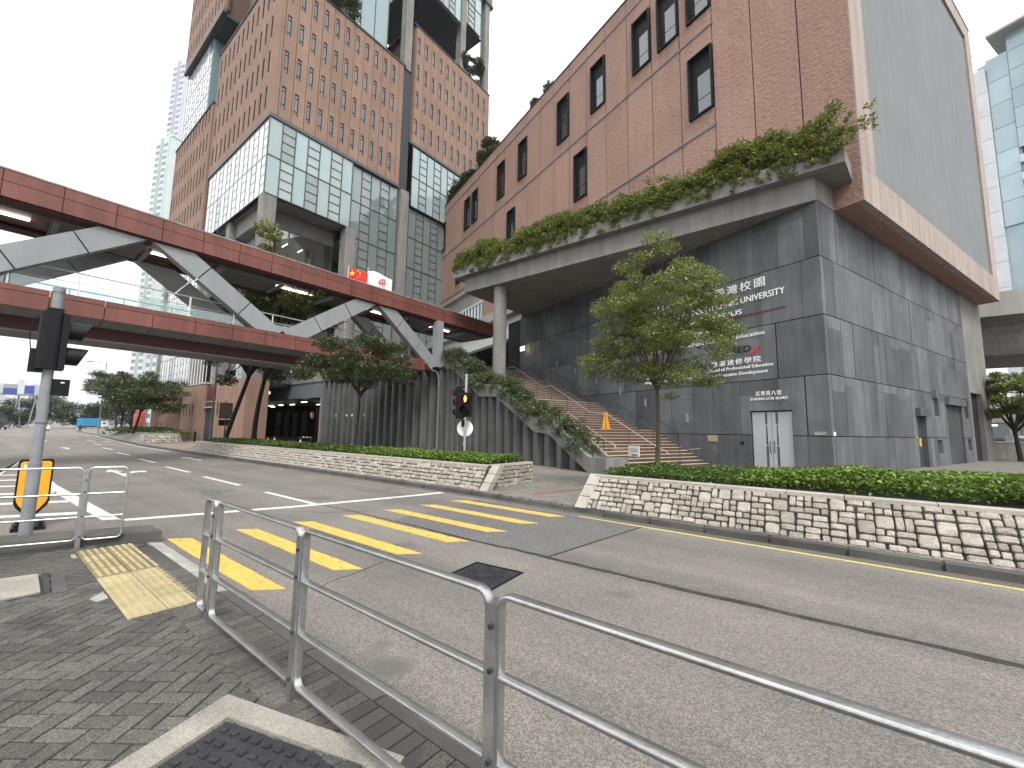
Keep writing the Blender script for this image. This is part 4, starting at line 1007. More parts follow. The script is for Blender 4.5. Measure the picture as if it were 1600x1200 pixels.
mb = MB(); [mb.tube([(c_[0],c_[1],-.1),(c_[0],c_[1],c_[2])], [.03,.01], 4, cap=False) for c_ in cen]; mb.build('stems', BARKD, t, fix=False)

# ---------------------------------------------------------------- outdoor staircase beside the granite wall
st = thing('outdoor_staircase', 'wide outdoor staircase with brown steps climbing along the granite wall', 'stairs', BO, BRZ)
YL, YR = -7.0, -.1; FL = [(5.4,.12,12),(10.0,1.92,12),(14.6,3.72,12),(19.2,5.52,8)]; RI, GO = .15, .3; LW = 1.3
for (t0,z0,nn) in FL:
    for k in range(nn):
        t_ = t0+k*GO-(GO if k == 0 else 0)*0
        sp = piece('step', STEP, st, -(t_+GO+.02), -t_, YL, YR, z0+k*RI-.3, z0+(k+1)*RI-.002)
        piece('nosing', NOSE, st, -(t_+.16), -t_+.015, YL, YR, z0+(k+1)*RI-.022, z0+(k+1)*RI+.002)
    te = t0+nn*GO; piece('landing', STEP, st, -(te+LW+.3), -te-.01, YL, YR, z0+nn*RI-.35, z0+nn*RI-.002)
# side wall: stepped soffit line with planter trough, ribs beneath
def zs(t):     # tread level along the stair
    for (t0,z0,nn) in FL:
        if t < t0: return z0
        if t < t0+nn*GO: return z0+(t-t0)*.5
    return 6.72
prof_t = [4.62,5.4,8.1,9.3,13.2,15.2,19.6,21.0]      # soffit line of the concrete trough
prof_z = [.1,.1,1.62,1.74,3.7,3.82,6.1,6.2]
top_z = [.75,.75,2.35,2.45,4.45,4.55,6.9,7.0]
mb = MB()
for i in range(len(prof_t)-1):
    a, b = prof_t[i], prof_t[i+1]
    for (y0,y1) in ((-8.26,-8.06),(-7.2,-7.02)):
        mb.add([(-a,y0,prof_z[i]),(-b,y0,prof_z[i+1]),(-b,y1,prof_z[i+1]),(-a,y1,prof_z[i]),(-a,y0,top_z[i]),(-b,y0,top_z[i+1]),(-b,y1,top_z[i+1]),(-a,y1,top_z[i])],
            [(0,1,2,3),(4,7,6,5),(0,4,5,1),(1,5,6,2),(2,6,7,3),(3,7,4,0)])
    mb.add([(-a,-8.06,prof_z[i]),(-b,-8.06,prof_z[i+1]),(-b,-7.2,prof_z[i+1]),(-a,-7.2,prof_z[i]),(-a,-8.06,prof_z[i]+.35),(-b,-8.06,prof_z[i+1]+.35),(-b,-7.2,prof_z[i+1]+.35),(-a,-7.2,prof_z[i]+.35)],
        [(0,1,2,3),(4,7,6,5),(0,4,5,1),(1,5,6,2),(2,6,7,3),(3,7,4,0)])
mb.box(-4.62,-4.4,-8.26,-7.02,.1,.75); mb.build('trough_wall', CONC, st)
def soff(t): return float(np.interp(t, prof_t, prof_z))
mb = MB(); 
for i in range(len(prof_t)-1):
    a, b = max(5.6,prof_t[i]), prof_t[i+1]
    if b <= a: continue
    mb.add([(-a,-7.7,.05),(-b,-7.7,.05),(-b,-7.5,.05),(-a,-7.5,.05),(-a,-7.7,soff(a)+.02),(-b,-7.7,soff(b)+.02),(-b,-7.5,soff(b)+.02),(-a,-7.5,soff(a)+.02)],
        [(0,1,2,3),(4,7,6,5),(0,4,5,1),(1,5,6,2),(2,6,7,3),(3,7,4,0)])
mb.build('back_wall', CONCD, st)
t_ = 6.3
while t_ < 20.9:
    za, zb_ = soff(t_), soff(t_+.42)
    MB().prism([(-t_,-8.2),(-t_-.34,-8.2),(-t_-.42,-7.7),(-t_+.06,-7.7)], .05, [za+.01,zb_+.01,zb_+.01,za+.01]).build('rib', CONCD, st); t_ += .93
# handrails
def rail(y, mat, t0=5.4, t1=21.6, lift=.95, r=.026):
    h = MB(); pts = [(-(t0-.55),y,zs(t0)+lift-.28),(-(t0-.4),y,zs(t0)+lift-.12)]
    for t_ in (t0,8.7,10.0,13.6,14.6,18.2,19.2,21.6):
        if t0 <= t_ <= t1: pts.append((-t_,y,zs(t_)+lift+(.0 if t_ > t0 else 0.)))
    h.tube(pts, r, 8); o = h.build('handrail', mat, st, smooth=True)
    for t_ in np.arange(t0+.2, t1, 1.6): MB().tube([(-t_,y,zs(t_)-.05),(-t_,y,zs(t_)+lift)], .02, 6).build('rail_post', RAILD, o)
rail(-.35, RAILD); rail(-2.1, RAILD); rail(-3.9, STAINL, r=.022); rail(-6.6, STAINL, 6.0, 18, r=.022)
mb = MB().tube([(-6.1,-6.8,.62),(-8.7,-6.8,2.0),(-10,-6.8,2.1),(-13.5,-6.8,3.8)], .03, 8); mb.build('handrail', STAINL, st, smooth=True)
# hazard tape across the foot of the stairs
mb = MB(); tp = [(-5.6,YL+.3+(YR-YL-.6)*k/12, 1.02-.1*math.sin(math.pi*k/12)) for k in range(13)]
mb.sweep(tp, .025, .006, (0,0,1)); mb.build('hazard_tape', TACT, st)
def wpos(x,y,z): p = bl(x,y,z); return (p.x,p.y,p.z)
t = thing('notice_stand', 'white notice board on a thin stand at the foot of the stairs', 'sign', wpos(-5.1,-5.9,.12), BRZ)
MB().box(-.3,.3,-.02,.02,.62,1.08).build('board', surf('grey_board', (.55,.53,.52), rough=.6), t)
MB().box(-.22,.22,-.028,-.021,.93,.95).box(-.22,.22,-.028,-.021,.84,.86).box(-.12,.2,-.028,-.021,.66,.72).build('print', KERBM, t)
MB().tube([(0,0.03,0),(0,.03,.7)], .022, 8).tube([(-.25,.03,.02),(.25,.03,.02)], .018, 6).build('stand', STEELP, t)
t = thing('warning_cone', 'tall yellow wet floor pyramid standing on the first stair landing', 'cone', wpos(-9.1,-3.6,1.93), BRZ+.3)
MB().add([(-.16,-.16,0),(.16,-.16,0),(.16,.16,0),(-.16,.16,0),(-.05,-.05,.92),(.05,-.05,.92),(.05,.05,.92),(-.05,.05,.92)],[(0,1,5,4),(1,2,6,5),(2,3,7,6),(3,0,4,7),(4,5,6,7)]).build('body', surf('cone_yellow', (.7,.3,.02), rough=.5), t)
MB().box(-.2,.2,-.2,.2,0,.05).build('base', surf('cone_yellow2', (.6,.26,.02), rough=.5), t)
# shrubs in the stair trough
cen, rad = [], []
for k in range(420):
    a_ = 5.7+rs.random()**.8*15.6; y = rs.uniform(-8.3,-7.2); top = float(np.interp(a_, prof_t, top_z)); hump = .25+.5*abs(math.sin(a_*1.15+.5))
    lean = max(0,-7.95-y); z = top-.1+rs.random()*hump-lean*rs.uniform(0,1.6); p = bl(-a_, y-lean*.5, z); cen.append(tuple(p)); rad.append(rs.uniform(.16,.4)*(1+.3*(a_ > 15)))
W = clump_points(cen, rad, 42000, .85)
o0 = np.array(list(bl(-12,-7.6,3))); t = thing('stair_planting', 'grey green shrubs spilling from the stair side planter', 'plant', tuple(o0))
link('foliage', leaf_mesh('foliage', W-o0, .11, LEAF_STAIR, up=.25), t)
mb = MB()
for k in range(90):
    a = rs.uniform(5.6,20.8); p = bl(-a, rs.uniform(-8,-7.3), np.interp(a,prof_t,top_z)-.3)-Vector(o0); q = p+Vector((rs.uniform(-.4,.4),rs.uniform(-.5,.2),rs.uniform(.4,1.0))); mb.tube([tuple(p),tuple(q)], [.018,.006], 4, cap=False)
mb.build('stems', BARK, t, fix=False)
# ---------------------------------------------------------------- podium wall with concrete ribs and car-park entrance
rs = random.Random(33)
pod = thing('podium_wall', 'ribbed grey concrete podium wall with dark car park entrance under the footbridge', 'wall', (-40,20.75,0))
PX = lambda X: X+40; PY = lambda Y: Y-20.75
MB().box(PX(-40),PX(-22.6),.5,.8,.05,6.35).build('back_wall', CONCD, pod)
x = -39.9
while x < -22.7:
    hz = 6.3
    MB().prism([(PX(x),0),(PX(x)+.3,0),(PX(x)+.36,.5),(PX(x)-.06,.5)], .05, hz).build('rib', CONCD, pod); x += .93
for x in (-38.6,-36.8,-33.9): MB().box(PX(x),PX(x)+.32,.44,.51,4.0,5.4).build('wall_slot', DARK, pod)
mb = MB(); [mb.sphere((PX(x),.16,2.9), .13, 8) for x in (-37.3,-35.5,-34.6,-32.6)]; mb.build('wall_lamp', WHITE, pod)
MB().box(PX(-55),PX(-22.4),-.05,.5,6.35,7.2).build('parapet', CONC, pod)
MB().box(PX(-55),PX(-22.2),.52,24,6.1,6.4).build('deck', CONC, pod)
MB().box(PX(-52),PX(-40.05),.05,.35,4.78,6.34).build('header_beam', surf('grey_header', (.13,.145,.155), (.11,.12,.13), .5, .7), pod)
MB().box(PX(-40.3),PX(-40.02),.02,12,.05,4.78).build('side_wall', CONC, pod)
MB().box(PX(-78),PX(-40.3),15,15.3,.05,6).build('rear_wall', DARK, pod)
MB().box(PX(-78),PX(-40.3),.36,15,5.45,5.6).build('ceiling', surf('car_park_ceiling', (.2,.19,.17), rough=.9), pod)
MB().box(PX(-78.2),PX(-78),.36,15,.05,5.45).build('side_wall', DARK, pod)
for (x,y) in ((-69.5,7.25),(-66,7.25),(-62.3,7.25),(-54.6,5.25),(-49.3,5.25),(-58,9),(-73,9)): piece('tube_light', LAMPW, pod, PX(x)-.65, PX(x)+.65, y-.06, y+.08, 4.98, 5.06)
MB().box(PX(-60),PX(-57.5),9.6,9.8,.6,4.6).build('red_door', surf('red_door_paint', (.2,.035,.02), rough=.6), pod)  # door in one even red
for k in range(4): MB().box(PX(-74+k*3),PX(-72.4+k*3),10,10.2,.1,4.2).build('shutter', KERBM, pod)
mm2 = MB().tube([(PX(-40.2),-.05,3.35),(PX(-40.9),-.35,3.35)], .02, 6); o = mm2.build('mirror_arm', BLACKM, pod)
MB().tube([(PX(-40.95),-.4,2.95),(PX(-40.9),-.36,2.95)], .32, 16).build('convex_mirror', KERBL, pod)
# planting behind the parapet
n = 7000; X = rng.random(n)*26-50; Z = 7.0+rng.random(n)**1.5*1.3*(.4+.6*np.abs(np.sin(X*1.1))); Y = 21.2+rng.random(n)*1.3
t = thing('podium_planting', 'shrubs along the podium parapet behind the footbridge', 'plant', (-37,21.8,6.9))
link('foliage', leaf_mesh('foliage', np.stack([X+37,Y-21.8,Z-6.9],1), .2, LEAF_STAIR), t)
mb = MB(); [mb.tube([(rs.uniform(-13,13),0,-.5),(rs.uniform(-13,13)*.02+rs.uniform(-12,12),0,.4)], [.02,.01], 4, cap=False) for _ in range(0)]
for k in range(40): xx = rs.uniform(-12.5,12.5); mb.tube([(xx,0,-.4),(xx+rs.uniform(-.2,.2),rs.uniform(-.3,.3),.8)], [.02,.008], 4, cap=False)
mb.build('stems', BARKD, t, fix=False)
# red and white cones at the entrance
CONER = surf('cone_red', (.5,.04,.03), rough=.5)
for (X,Y,lb) in ((-46.0,18.5,'leftmost red and white traffic cone at the car park entrance'),(-45.4,18.9,'middle traffic cone of the three at the car park entrance'),(-38.8,18.4,'right-hand traffic cone by the ribbed wall holding the barrier bar')):
    t = thing('traffic_cone', lb, 'cone', (X,Y,.12), 0, 'traffic cones at the car park')
    MB().tube([(0,0,.04),(0,0,.3)], [.17,.11], 12).build('body', CONER, t, smooth=True); MB().tube([(0,0,.3),(0,0,.5)], [.11,.06], 12).build('reflective_sleeve', WHITE, t, smooth=True)
    MB().tube([(0,0,.5),(0,0,.72)], [.06,.03], 12).build('tip', CONER, t, smooth=True); MB().box(-.2,.2,-.2,.2,0,.04).build('base', BLACKP, t)
t = thing('barrier_bar', 'red and white barrier bar across the car park entrance', 'barrier', (-38.7,18.5,.12))
for k in range(5): MB().box(.1+k*.35,.44+k*.35,-.03,.03,.72,.8).build('bar_segment', WHITE if k % 2 == 0 else CONER, t)
MB().box(1.9,2.1,-.15,.15,0,.85).build('post', BLACKM, t)

# ---------------------------------------------------------------- tower
tw = thing('university_tower', 'tall terracotta and glass university tower behind the footbridge', 'building', (-43.6,15.3,0))
TXo, TYo = -43.6, 15.3
def tl(X, Y): return X-TXo, Y-TYo
WNW, WNH = .44, 2.5
def win_mesh():
    mb = MB().box(0,WNW,-.02,0,0,WNH,1)
    mb.box(0,WNW,-.09,-.02,WNH-.06,WNH).box(0,WNW,-.09,-.02,0,.05).box(0,.05,-.09,-.02,.05,WNH-.06).box(WNW-.05,WNW,-.09,-.02,.05,WNH-.06).box(.05,WNW-.05,-.07,-.02,.5,.55).box(.05,WNW-.05,-.07,-.02,2.0,2.05)
    return mb.mesh('tower_window', [BLACKM, surf('tower_window_glass', (.115,.122,.14), (.08,.086,.1), .4, .1, spec=.8, rand=.25)])
WME = win_mesh()
def brick_face(O, u, nrm, width, z0, z1, ncol, rows, rzobj, win_off=.2, limit_rows=None, edge=0.):
    """terracotta wall of vertical panels with a slot window in each; (O,u,nrm) local frame, b>0 is outwards"""
    cw = (width-2*edge)/ncol; fr = (O, u, nrm)
    if edge:
        MB(fr).box(.305 if u == (0,1) else 0,edge-.03,-.3,0,z0,z1).build('tile_panel', BRICKT, tw); MB(fr).box(width-edge+.03,width,-.3,0,z0,z1).build('tile_panel', BRICKT, tw)
    MB(fr).box(.02,width-.02,-.6,-.27,z0+.05,z1-.05).build('wall_core', BRICKD, tw)
    for c in range(ncol):
        a0, a1 = edge+c*cw, edge+(c+1)*cw; w0 = a0+win_off; w1 = w0+WNW
        holes = [(w0,w1,z,z+WNH) for z in rows]; mb = MB(fr)
        for (p0,p1,q0,q1) in cut_rects([(a0+.03,a1-.03,z0,z1)], holes): mb.box(p0,p1,-.26,0,q0,q1)
        mb.build('tile_panel', BRICKT, tw)
        for z in rows:
            p = (O[0]+u[0]*w0-nrm[0]*.12, O[1]+u[1]*w0-nrm[1]*.12, z); o = link('window', WME, tw); o.location = p; o.rotation_euler = (0,0,rzobj)
XL = [1,0]; LEFTF = ((1,0),(0,-1)); RIGHTF = ((0,1),(1,0))
def lface(X0, X1, z0, z1, ncol, rows, Y=TYo, **k):   # wall facing the road, from X0 (left) to X1
    a = tl(X0,Y); brick_face((a[0],a[1],0), (1,0), (0,-1), X1-X0, z0, z1, ncol, rows, 0, **k)
def rface(Y0, Y1, z0, z1, ncol, rows, X=TXo, **k):   # wall facing right
    a = tl(X,Y0); brick_face((a[0],a[1],0), (0,1), (1,0), Y1-Y0, z0, z1, ncol, rows, math.pi/2, **k)
S = 4.13
rowsR = [34.6+S*k for k in range(4)]
rface(15.3, 31.0, 33.55, 50.6, 11, rowsR, edge=.7)
lface(-62, -43.6, 33.55, 50.6, 12, rowsR, edge=.45)
MB().box(-18.3,-.3,.3,15.6,33.6,50.5).build("block_core", BRICKD, tw)
MB().box(-18.4,.05,-.05,.35,33.15,33.5).build('trim_band', MULL, tw); MB().box(-.3,.06,.35,15.75,33.15,33.5).build('trim_band', MULL, tw)
MB().box(-18.5,.1,-.1,16,50.6,50.85).build('coping', DKGREY, tw)
# second block on the right face
rface(32.5, 48.3, 40.75, 58.2, 11, [41.8+S*k for k in range(4)], edge=.4)
MB().box(-16,-.35,17.5,32.8,40.8,58.1).build('block_core', BRICKD, tw); MB().box(-16,.08,17.1,33.1,58.2,58.42).build('coping', DKGREY, tw)
MB().box(-1.2,-.3,15.75,17.2,33.2,50.6).build('gap_panel', DKGREY, tw); MB().box(-.4,.06,17.1,33.1,40.35,40.7).build('trim_band', MULL, tw)  # dark grey panel set back between the two blocks
# left wing: lower block, glass storeys, upper block
lface(-79.8, -63, 24.5, 44.4, 12, [25.6+S*k for k in range(5)], edge=.3)
MB().box(-36.1,-19.5,.3,16,24.6,44.3).build('block_core', BRICKD, tw); MB().box(-19.4,-18.45,.6,2,24,51).build('gap_panel', DKGREY, tw)  # dark grey strip fills the gap beside the left wing
MB().box(-36.3,-19.3,-.1,16,44.4,44.62).build('coping', DKGREY, tw)
lface(-79.8, -62.5, 58.3, 80, 12, [59.6+S*k for k in range(5)], edge=.3)
MB().box(-36.3,-18.8,-.12,.3,57.7,58.25).build('trim_band', MULL, tw); MB().box(-36.1,-19.5,.3,16,57.9,80).build('block_core', BRICKD, tw)
# curtain walls
def curtain(face, a0, a1, z0, z1, off, bay=1.32, sto=S, spand=.5, nm='curtain', mat=GLASS_T, ladder=True, rg=.03, alt=None, md=.09):
    """bays of glass panes with ladder mullions; a along the face, off = setback from the tower face (positive inwards)"""
    if face == 'L': fr = ((tl(a0,TYo+off)[0], off, 0), (1,0), (0,-1))
    else: fr = ((-off, tl(TXo,a0)[1], 0), (0,1), (1,0))
    L_ = a1-a0; nb = max(1, round(L_/bay)); bw_ = L_/nb; ml = MB(fr)
    for k in range(nb+1): ml.box(k*bw_-.04,k*bw_+.04,-.02,md,z0,z1)
    z = z0; zz = []
    while z < z1-.3: zz.append((z,min(z+sto,z1))); z += sto
    for (p,q) in zz: ml.box(0,L_,-.02,md*.8,p-.04,p+.04)
    if ladder:
        for k in range(nb):
            if k % 2 == 1:
                for (p,q) in zz:
                    for j in (1,2,3): ml.box(k*bw_+.06,(k+1)*bw_-.06,-.01,md*.7,p+(q-p)*j/4-rg,p+(q-p)*j/4+rg)
    ml.build('mullions', MULL, tw)
    for k in range(nb):
        for (p,q) in zz:
            m_ = GLASS_S if (k % 2 == 0 and spand > 0 and rs.random() < spand) else (alt if alt and rs.random() < .93 else mat)
            MB(fr).box(k*bw_+.045,(k+1)*bw_-.045,-.03,.0,p+.045,q-.045).build('pane', m_, tw)
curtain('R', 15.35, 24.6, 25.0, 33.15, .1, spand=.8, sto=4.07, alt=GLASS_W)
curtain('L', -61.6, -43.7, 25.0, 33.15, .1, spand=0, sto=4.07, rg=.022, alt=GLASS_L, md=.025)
MB().box(-17.5,-.6,.7,8.6,25.0,25.25).build('soffit', SOFF, tw); MB().box(-17.5,-1.2,1.2,8.6,25.3,33.3).build('interior', surf('interior_grey', (.3,.33,.33), (.2,.22,.22), .3, .9), tw)
curtain('R', 24.7, 31.2, 6.4, 33.1, .35, spand=0, sto=4.45); curtain('R', 33.1, 46, 6.4, 31.5, .45, spand=0, sto=4.2); curtain('R', 33.1, 46, 31.6, 40.3, .1, spand=.8, sto=4.3, alt=GLASS_W)
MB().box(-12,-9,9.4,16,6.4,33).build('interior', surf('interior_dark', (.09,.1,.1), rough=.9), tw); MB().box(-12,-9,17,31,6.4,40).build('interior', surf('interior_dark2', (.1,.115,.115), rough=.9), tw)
mb = MB()
for k in range(7):
    z = 6.4+4.45*k; MB().box(-9,-.6,9.45,15.8,z-.25,z).build('floor_slab', KERBL, tw); MB().box(-9,-.7,17.2,30.5,z-.25,z).build('floor_slab', KERBL, tw)
    for y in (10.6,12.4,14.2,19,21.5,24,26.5):
        if rs.random() < .75: piece('tube_light', LAMPW if rs.random() < .6 else LAMPY, tw, -4.6, -3.4, y-.05, y+.05, z+3.9, z+3.96)
# glazed hall behind the corner columns
curtain('R', 16.8, 24.2, 6.4, 23.2, 3.0, bay=2.4, spand=0, sto=4.2, ladder=False, mat=GLASS_C)
MB().box(-12,-2.9,1.0,9.0,23.2,24.95).build('soffit', SOFF, tw)
MB().box(-12,-11.6,1.5,9,6.4,23.2).build('interior', surf('hall_wall', (.4,.41,.4), rough=.9), tw)
for k in range(4):
    z = 6.4+4.2*k; MB().box(-11.6,-4.2,1.6,8.9,z-.2,z).build('floor_slab', KERBL, tw)
    for y in (3,4.8,6.6,8): piece('tube_light', LAMPW, tw, -6.6, -5.2, y-.06, y+.06, z+3.7, z+3.78)
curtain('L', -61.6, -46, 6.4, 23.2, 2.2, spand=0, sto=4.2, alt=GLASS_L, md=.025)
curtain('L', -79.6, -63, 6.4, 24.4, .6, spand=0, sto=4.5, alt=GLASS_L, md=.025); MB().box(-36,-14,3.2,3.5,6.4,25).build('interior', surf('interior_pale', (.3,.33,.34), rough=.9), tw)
for (X,Y,w) in ((-44.3,16.0,.62),(-44.2,24.8,.62),(-44.0,32.0,.6),(-54,16.2,.55),(-62.6,16.3,.6),(-79,16.2,.5)):
    a = tl(X,Y); MB().box(a[0]-w,a[0]+w,a[1]-w,a[1]+w,.1,25 if Y < 30 else 33.1).build('column', CONC, tw)
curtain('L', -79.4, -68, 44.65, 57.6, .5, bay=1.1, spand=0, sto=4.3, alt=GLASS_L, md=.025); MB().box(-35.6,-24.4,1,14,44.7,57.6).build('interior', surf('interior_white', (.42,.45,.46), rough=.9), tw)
MB().box(-24.35,-24.1,.5,14,44.7,57.6).build('glass_return', GLASS_R, tw); MB().box(-36,-18.9,.4,15,57.3,57.7).build('soffit', DKGREY, tw)
# storeys above the first and second blocks
curtain('R', 23.6, 29.6, 50.9, 66, 2.2, bay=2.0, spand=0, ladder=False, sto=15.2, mat=GLASS_R); MB().box(-14,-3,1.5,14.5,50.9,66).build('interior', DKGREY, tw)
for (Y,z0,z1) in ((31.7,50.7,86),(22.2,50.8,66),(42.0,58.4,74),(47.6,58.4,80)):
    a = tl(-44.3,Y); MB().box(a[0]-.55,a[0]+.55,a[1]-.55,a[1]+.55,z0,z1).build('column', CONC, tw)
MB().box(-12,-.2,17,25.5,65.4,65.7).build('soffit', DKGREY, tw); curtain('R', 32.3, 41.0, 65.7, 78, -.1, spand=.6, sto=4.1)
MB().box(-10,-.15,17.1,25.6,65.8,78).build('interior', surf('interior_white2', (.35,.38,.39), rough=.9), tw)
MB().box(-12,-.6,26.2,31.2,67.4,67.7).build('soffit', DKGREY, tw); curtain('R', 41.6, 46.2, 67.7, 76, .4, spand=.5, sto=4.1); MB().box(-10,-.7,26.3,31,67.8,77).build('interior', surf('interior_white3', (.35,.38,.39), rough=.9), tw)
rface(39.5, 48.6, 75.6, 88, 6, [77,81.1], edge=.3); MB().box(-14,.1,24,33.5,75.1,75.55).build('trim_band', MULL, tw); MB().box(-14,-.4,24.2,33,75.6,88).build('block_core', BRICKD, tw)
MB().box(-14,-.3,5,8.6,60,61).build('soffit', DKGREY, tw)
# tower terraces planting
def terrace(label, X, Y, z, n, r, leaf=.3, mat=LEAF_DARK):
    t = thing('terrace_shrub', label, 'shrub', (X,Y,z)); cen = [(rs.uniform(-r[0],r[0]),rs.uniform(-r[1],r[1]),rs.uniform(.3,r[2])) for _ in range(16)]
    link('foliage', leaf_mesh('foliage', clump_points(cen, [rs.uniform(.4,1.0) for _ in cen], n, .8), leaf, mat), t)
    mb = MB(); [mb.tube([(c[0],c[1],-.2),(c[0],c[1],c[2])], [.04,.015], 4, cap=False) for c in cen]; mb.build('stems', BARKD, t, fix=False)
terrace('shrub on the tower terrace at the top edge of the picture', -43.9, 22.0, 50.8, 3500, (.5,1.6,2.6))
terrace('tall shrub on the upper right terrace of the tower', -44.2, 44.6, 58.4, 4500, (.6,2.4,4.5))
# tower base: terracotta piers, entrance with maroon sign
def base_pier(X0, X1, z1, joints, Y=15.3, side=3.0):
    a = tl(X0,Y); n = joints; w = (X1-X0)/n
    for k in range(n): piece('tile_panel', BRICKT, tw, a[0]+k*w+.04, a[0]+(k+1)*w-.04, a[1], a[1]+.3, .1, z1)
    MB().box(a[0]+.03,a[0]+X1-X0-.03,a[1]+.28,a[1]+side,.1,z1-.02).build('pier_core', BRICKT, tw)
base_pier(-51.6,-43.6,6.4,7,side=2.0); base_pier(-63.2,-55.4,6.35,7); base_pier(-77.4,-64.6,6.3,10,side=2.5)
for X in (-50.9,-48.6,-62.3,-61.2,-60.1,-59.0,-74.2,-73,-71.8): MB().box(tl(X,0)[0],tl(X,0)[0]+.3,-.012,.0,2.9,4.3).build('slot_window', BLACKM, tw)
for X in (-74.4,-72.2): MB().box(tl(X,0)[0],tl(X,0)[0]+1.2,-.014,0,.1,2.2).build('service_door', MAROON, tw)
MB().box(-11.75,-8.03,.32,.6,.1,6.3).build('entrance_recess', DKGREY, tw); MB().box(-11.6,-8.1,.2,.31,3.9,6.25).build('entrance_sign', MAROON, tw); MB().box(-11.6,-8.1,.17,.2,4.35,4.45).build('sign_rule', KERBL, tw); MB().box(-11.75,-8.03,.1,.31,3.7,3.85).build('entrance_canopy', KERBL, tw)
MB().box(-19.5,-11.9,.0,3,6.45,6.65).build('terrace_slab', KERBL, tw)
mb = MB(); [mb.box(-19.4+k*1.05,-19.34+k*1.05,.05,.1,6.65,11) for k in range(8)]; mb.build('mullions', WHITE, tw)

# ---------------------------------------------------------------- red footbridge over the road
fb = thing('footbridge', 'red clad covered footbridge with grey diagonal trusses crossing the road', 'bridge', (-23,0,0))
Y0, Y1 = -16., 19.75; RY1 = 26.7; WX = -4.0
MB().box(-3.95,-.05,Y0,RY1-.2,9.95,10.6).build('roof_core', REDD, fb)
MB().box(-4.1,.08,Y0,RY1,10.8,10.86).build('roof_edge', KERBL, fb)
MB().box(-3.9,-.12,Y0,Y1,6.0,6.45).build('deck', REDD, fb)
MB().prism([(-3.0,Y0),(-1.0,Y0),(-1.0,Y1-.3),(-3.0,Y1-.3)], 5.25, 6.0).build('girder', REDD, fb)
MB().box(-3.02,-.98,Y0,Y1-.3,5.2,5.25).build('girder_soffit', SOFF, fb)
MB().box(-3.9,-.1,Y0,Y1,6.45,6.5).build('walkway', KERBL, fb)
pw = 1.5; k = 0; y = Y0+.75
while y < RY1:
    ye = min(y+pw, RY1)
    for side, (xa, xb) in (('r',(-.06,.06)),('l',(-4.06,-3.94))):
        piece('fascia_panel', RED, fb, xa, xb, y+.012, ye-.012, 9.8, 10.36); piece('fascia_panel', RED, fb, xa, xb, y+.012, ye-.012, 10.38, 10.79)
        if ye <= Y1+.01:
            piece('fascia_panel', RED, fb, xa, xb, y+.012, ye-.012, 5.93, 6.48); piece('fascia_panel', RED, fb, xa, xb, y+.012, ye-.012, 6.5, 6.7)
    if ye <= Y1+.01:
        # sloping underside panels
        MB().add([(-.05,y+.012,5.93),(-.05,ye-.012,5.93),(-.95,ye-.012,5.75),(-.95,y+.012,5.75)], [(0,1,2,3)]).build('underside_panel', SOFF, fb)
        MB().add([(-3.95,y+.012,5.93),(-3.95,ye-.012,5.93),(-3.05,ye-.012,5.75),(-3.05,y+.012,5.75)], [(3,2,1,0)]).build('underside_panel', SOFF, fb)
    y += pw; k += 1
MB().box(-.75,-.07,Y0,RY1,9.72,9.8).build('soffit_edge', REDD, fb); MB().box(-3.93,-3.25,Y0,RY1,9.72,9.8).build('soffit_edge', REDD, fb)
for j in range(15):
    yc = Y0+1.4+j*2.85
    if yc > RY1-1: break
    if j % 2 == 0: piece('ceiling_panel', SOFF, fb, -3.24, -.76, yc-1.42, yc+1.42, 9.7, 9.82)
    else:
        piece('ceiling_panel', RED, fb, -3.24, -.76, yc-1.42, yc+1.42, 9.88, 9.95)
        piece('strip_light', LAMPW, fb, -2.1, -1.9, yc-1.2, yc+.9, 9.8, 9.86)
    MB().box(-3.0,-1.0,yc-1.35,yc-1.2,9.55,9.7).build('sprinkler_pipe', TRUSS, fb)
# diagonals on both sides
for X in (-.33, -3.67):
    for (ya, yb) in ((-7.5,-1.8),(3.9,-1.8),(3.9,9.6),(15.3,9.6),(15.3,20.4)):
        sgn = 1 if yb > ya else -1; p = Vector((X,ya+sgn*.25,10.15)); q = Vector((X,yb-sgn*.1,6.4)); 
        nseg = 3; 
        for s_ in range(nseg):
            a, b = p.lerp(q, s_/nseg+.004), p.lerp(q, (s_+1)/nseg-.004); MB().bar(a, b, .46, .86, up=(0,.3,1)).build('truss_panel', TRUSS, fb)
MB().box(-.3,.25,20.2,20.75,6.3,9.75).build('end_post', TRUSS, fb); MB().box(-4.2,-3.7,20.2,20.75,6.3,9.75).build('end_post', TRUSS, fb)
# glass balustrade
for X in (-.45,-3.55):
    y = Y0
    MB().tube([(X,Y0,7.72),(X,Y1,7.72)], .03, 6).build('handrail', STAINL, fb); MB().tube([(X,Y0,7.3),(X,Y1,7.3)], .018, 6).build('handrail', STAINL, fb)
    while y < Y1-.5:
        MB().box(X-.02,X+.02,y-.03,y+.03,6.5,7.72).build('rail_post', STAINL, fb); MB().box(X-.008,X+.008,y+.06,y+1.72,6.62,7.22).build('glass_panel', GLASS_C, fb); y += 1.8
for (X,Y) in ((-2,-9),): MB().tube([(X,Y,0),(X,Y,5.3)], .5, 20).build('pier', CONC, fb, smooth=True)
# drain pipe at the landing
MB().tube([(.2,19.9,6.0),(.2,20.3,5.9),(.2,20.5,5.4),(.2,20.5,.1)], .07, 8).build('drain_pipe', CONC, fb, smooth=True)

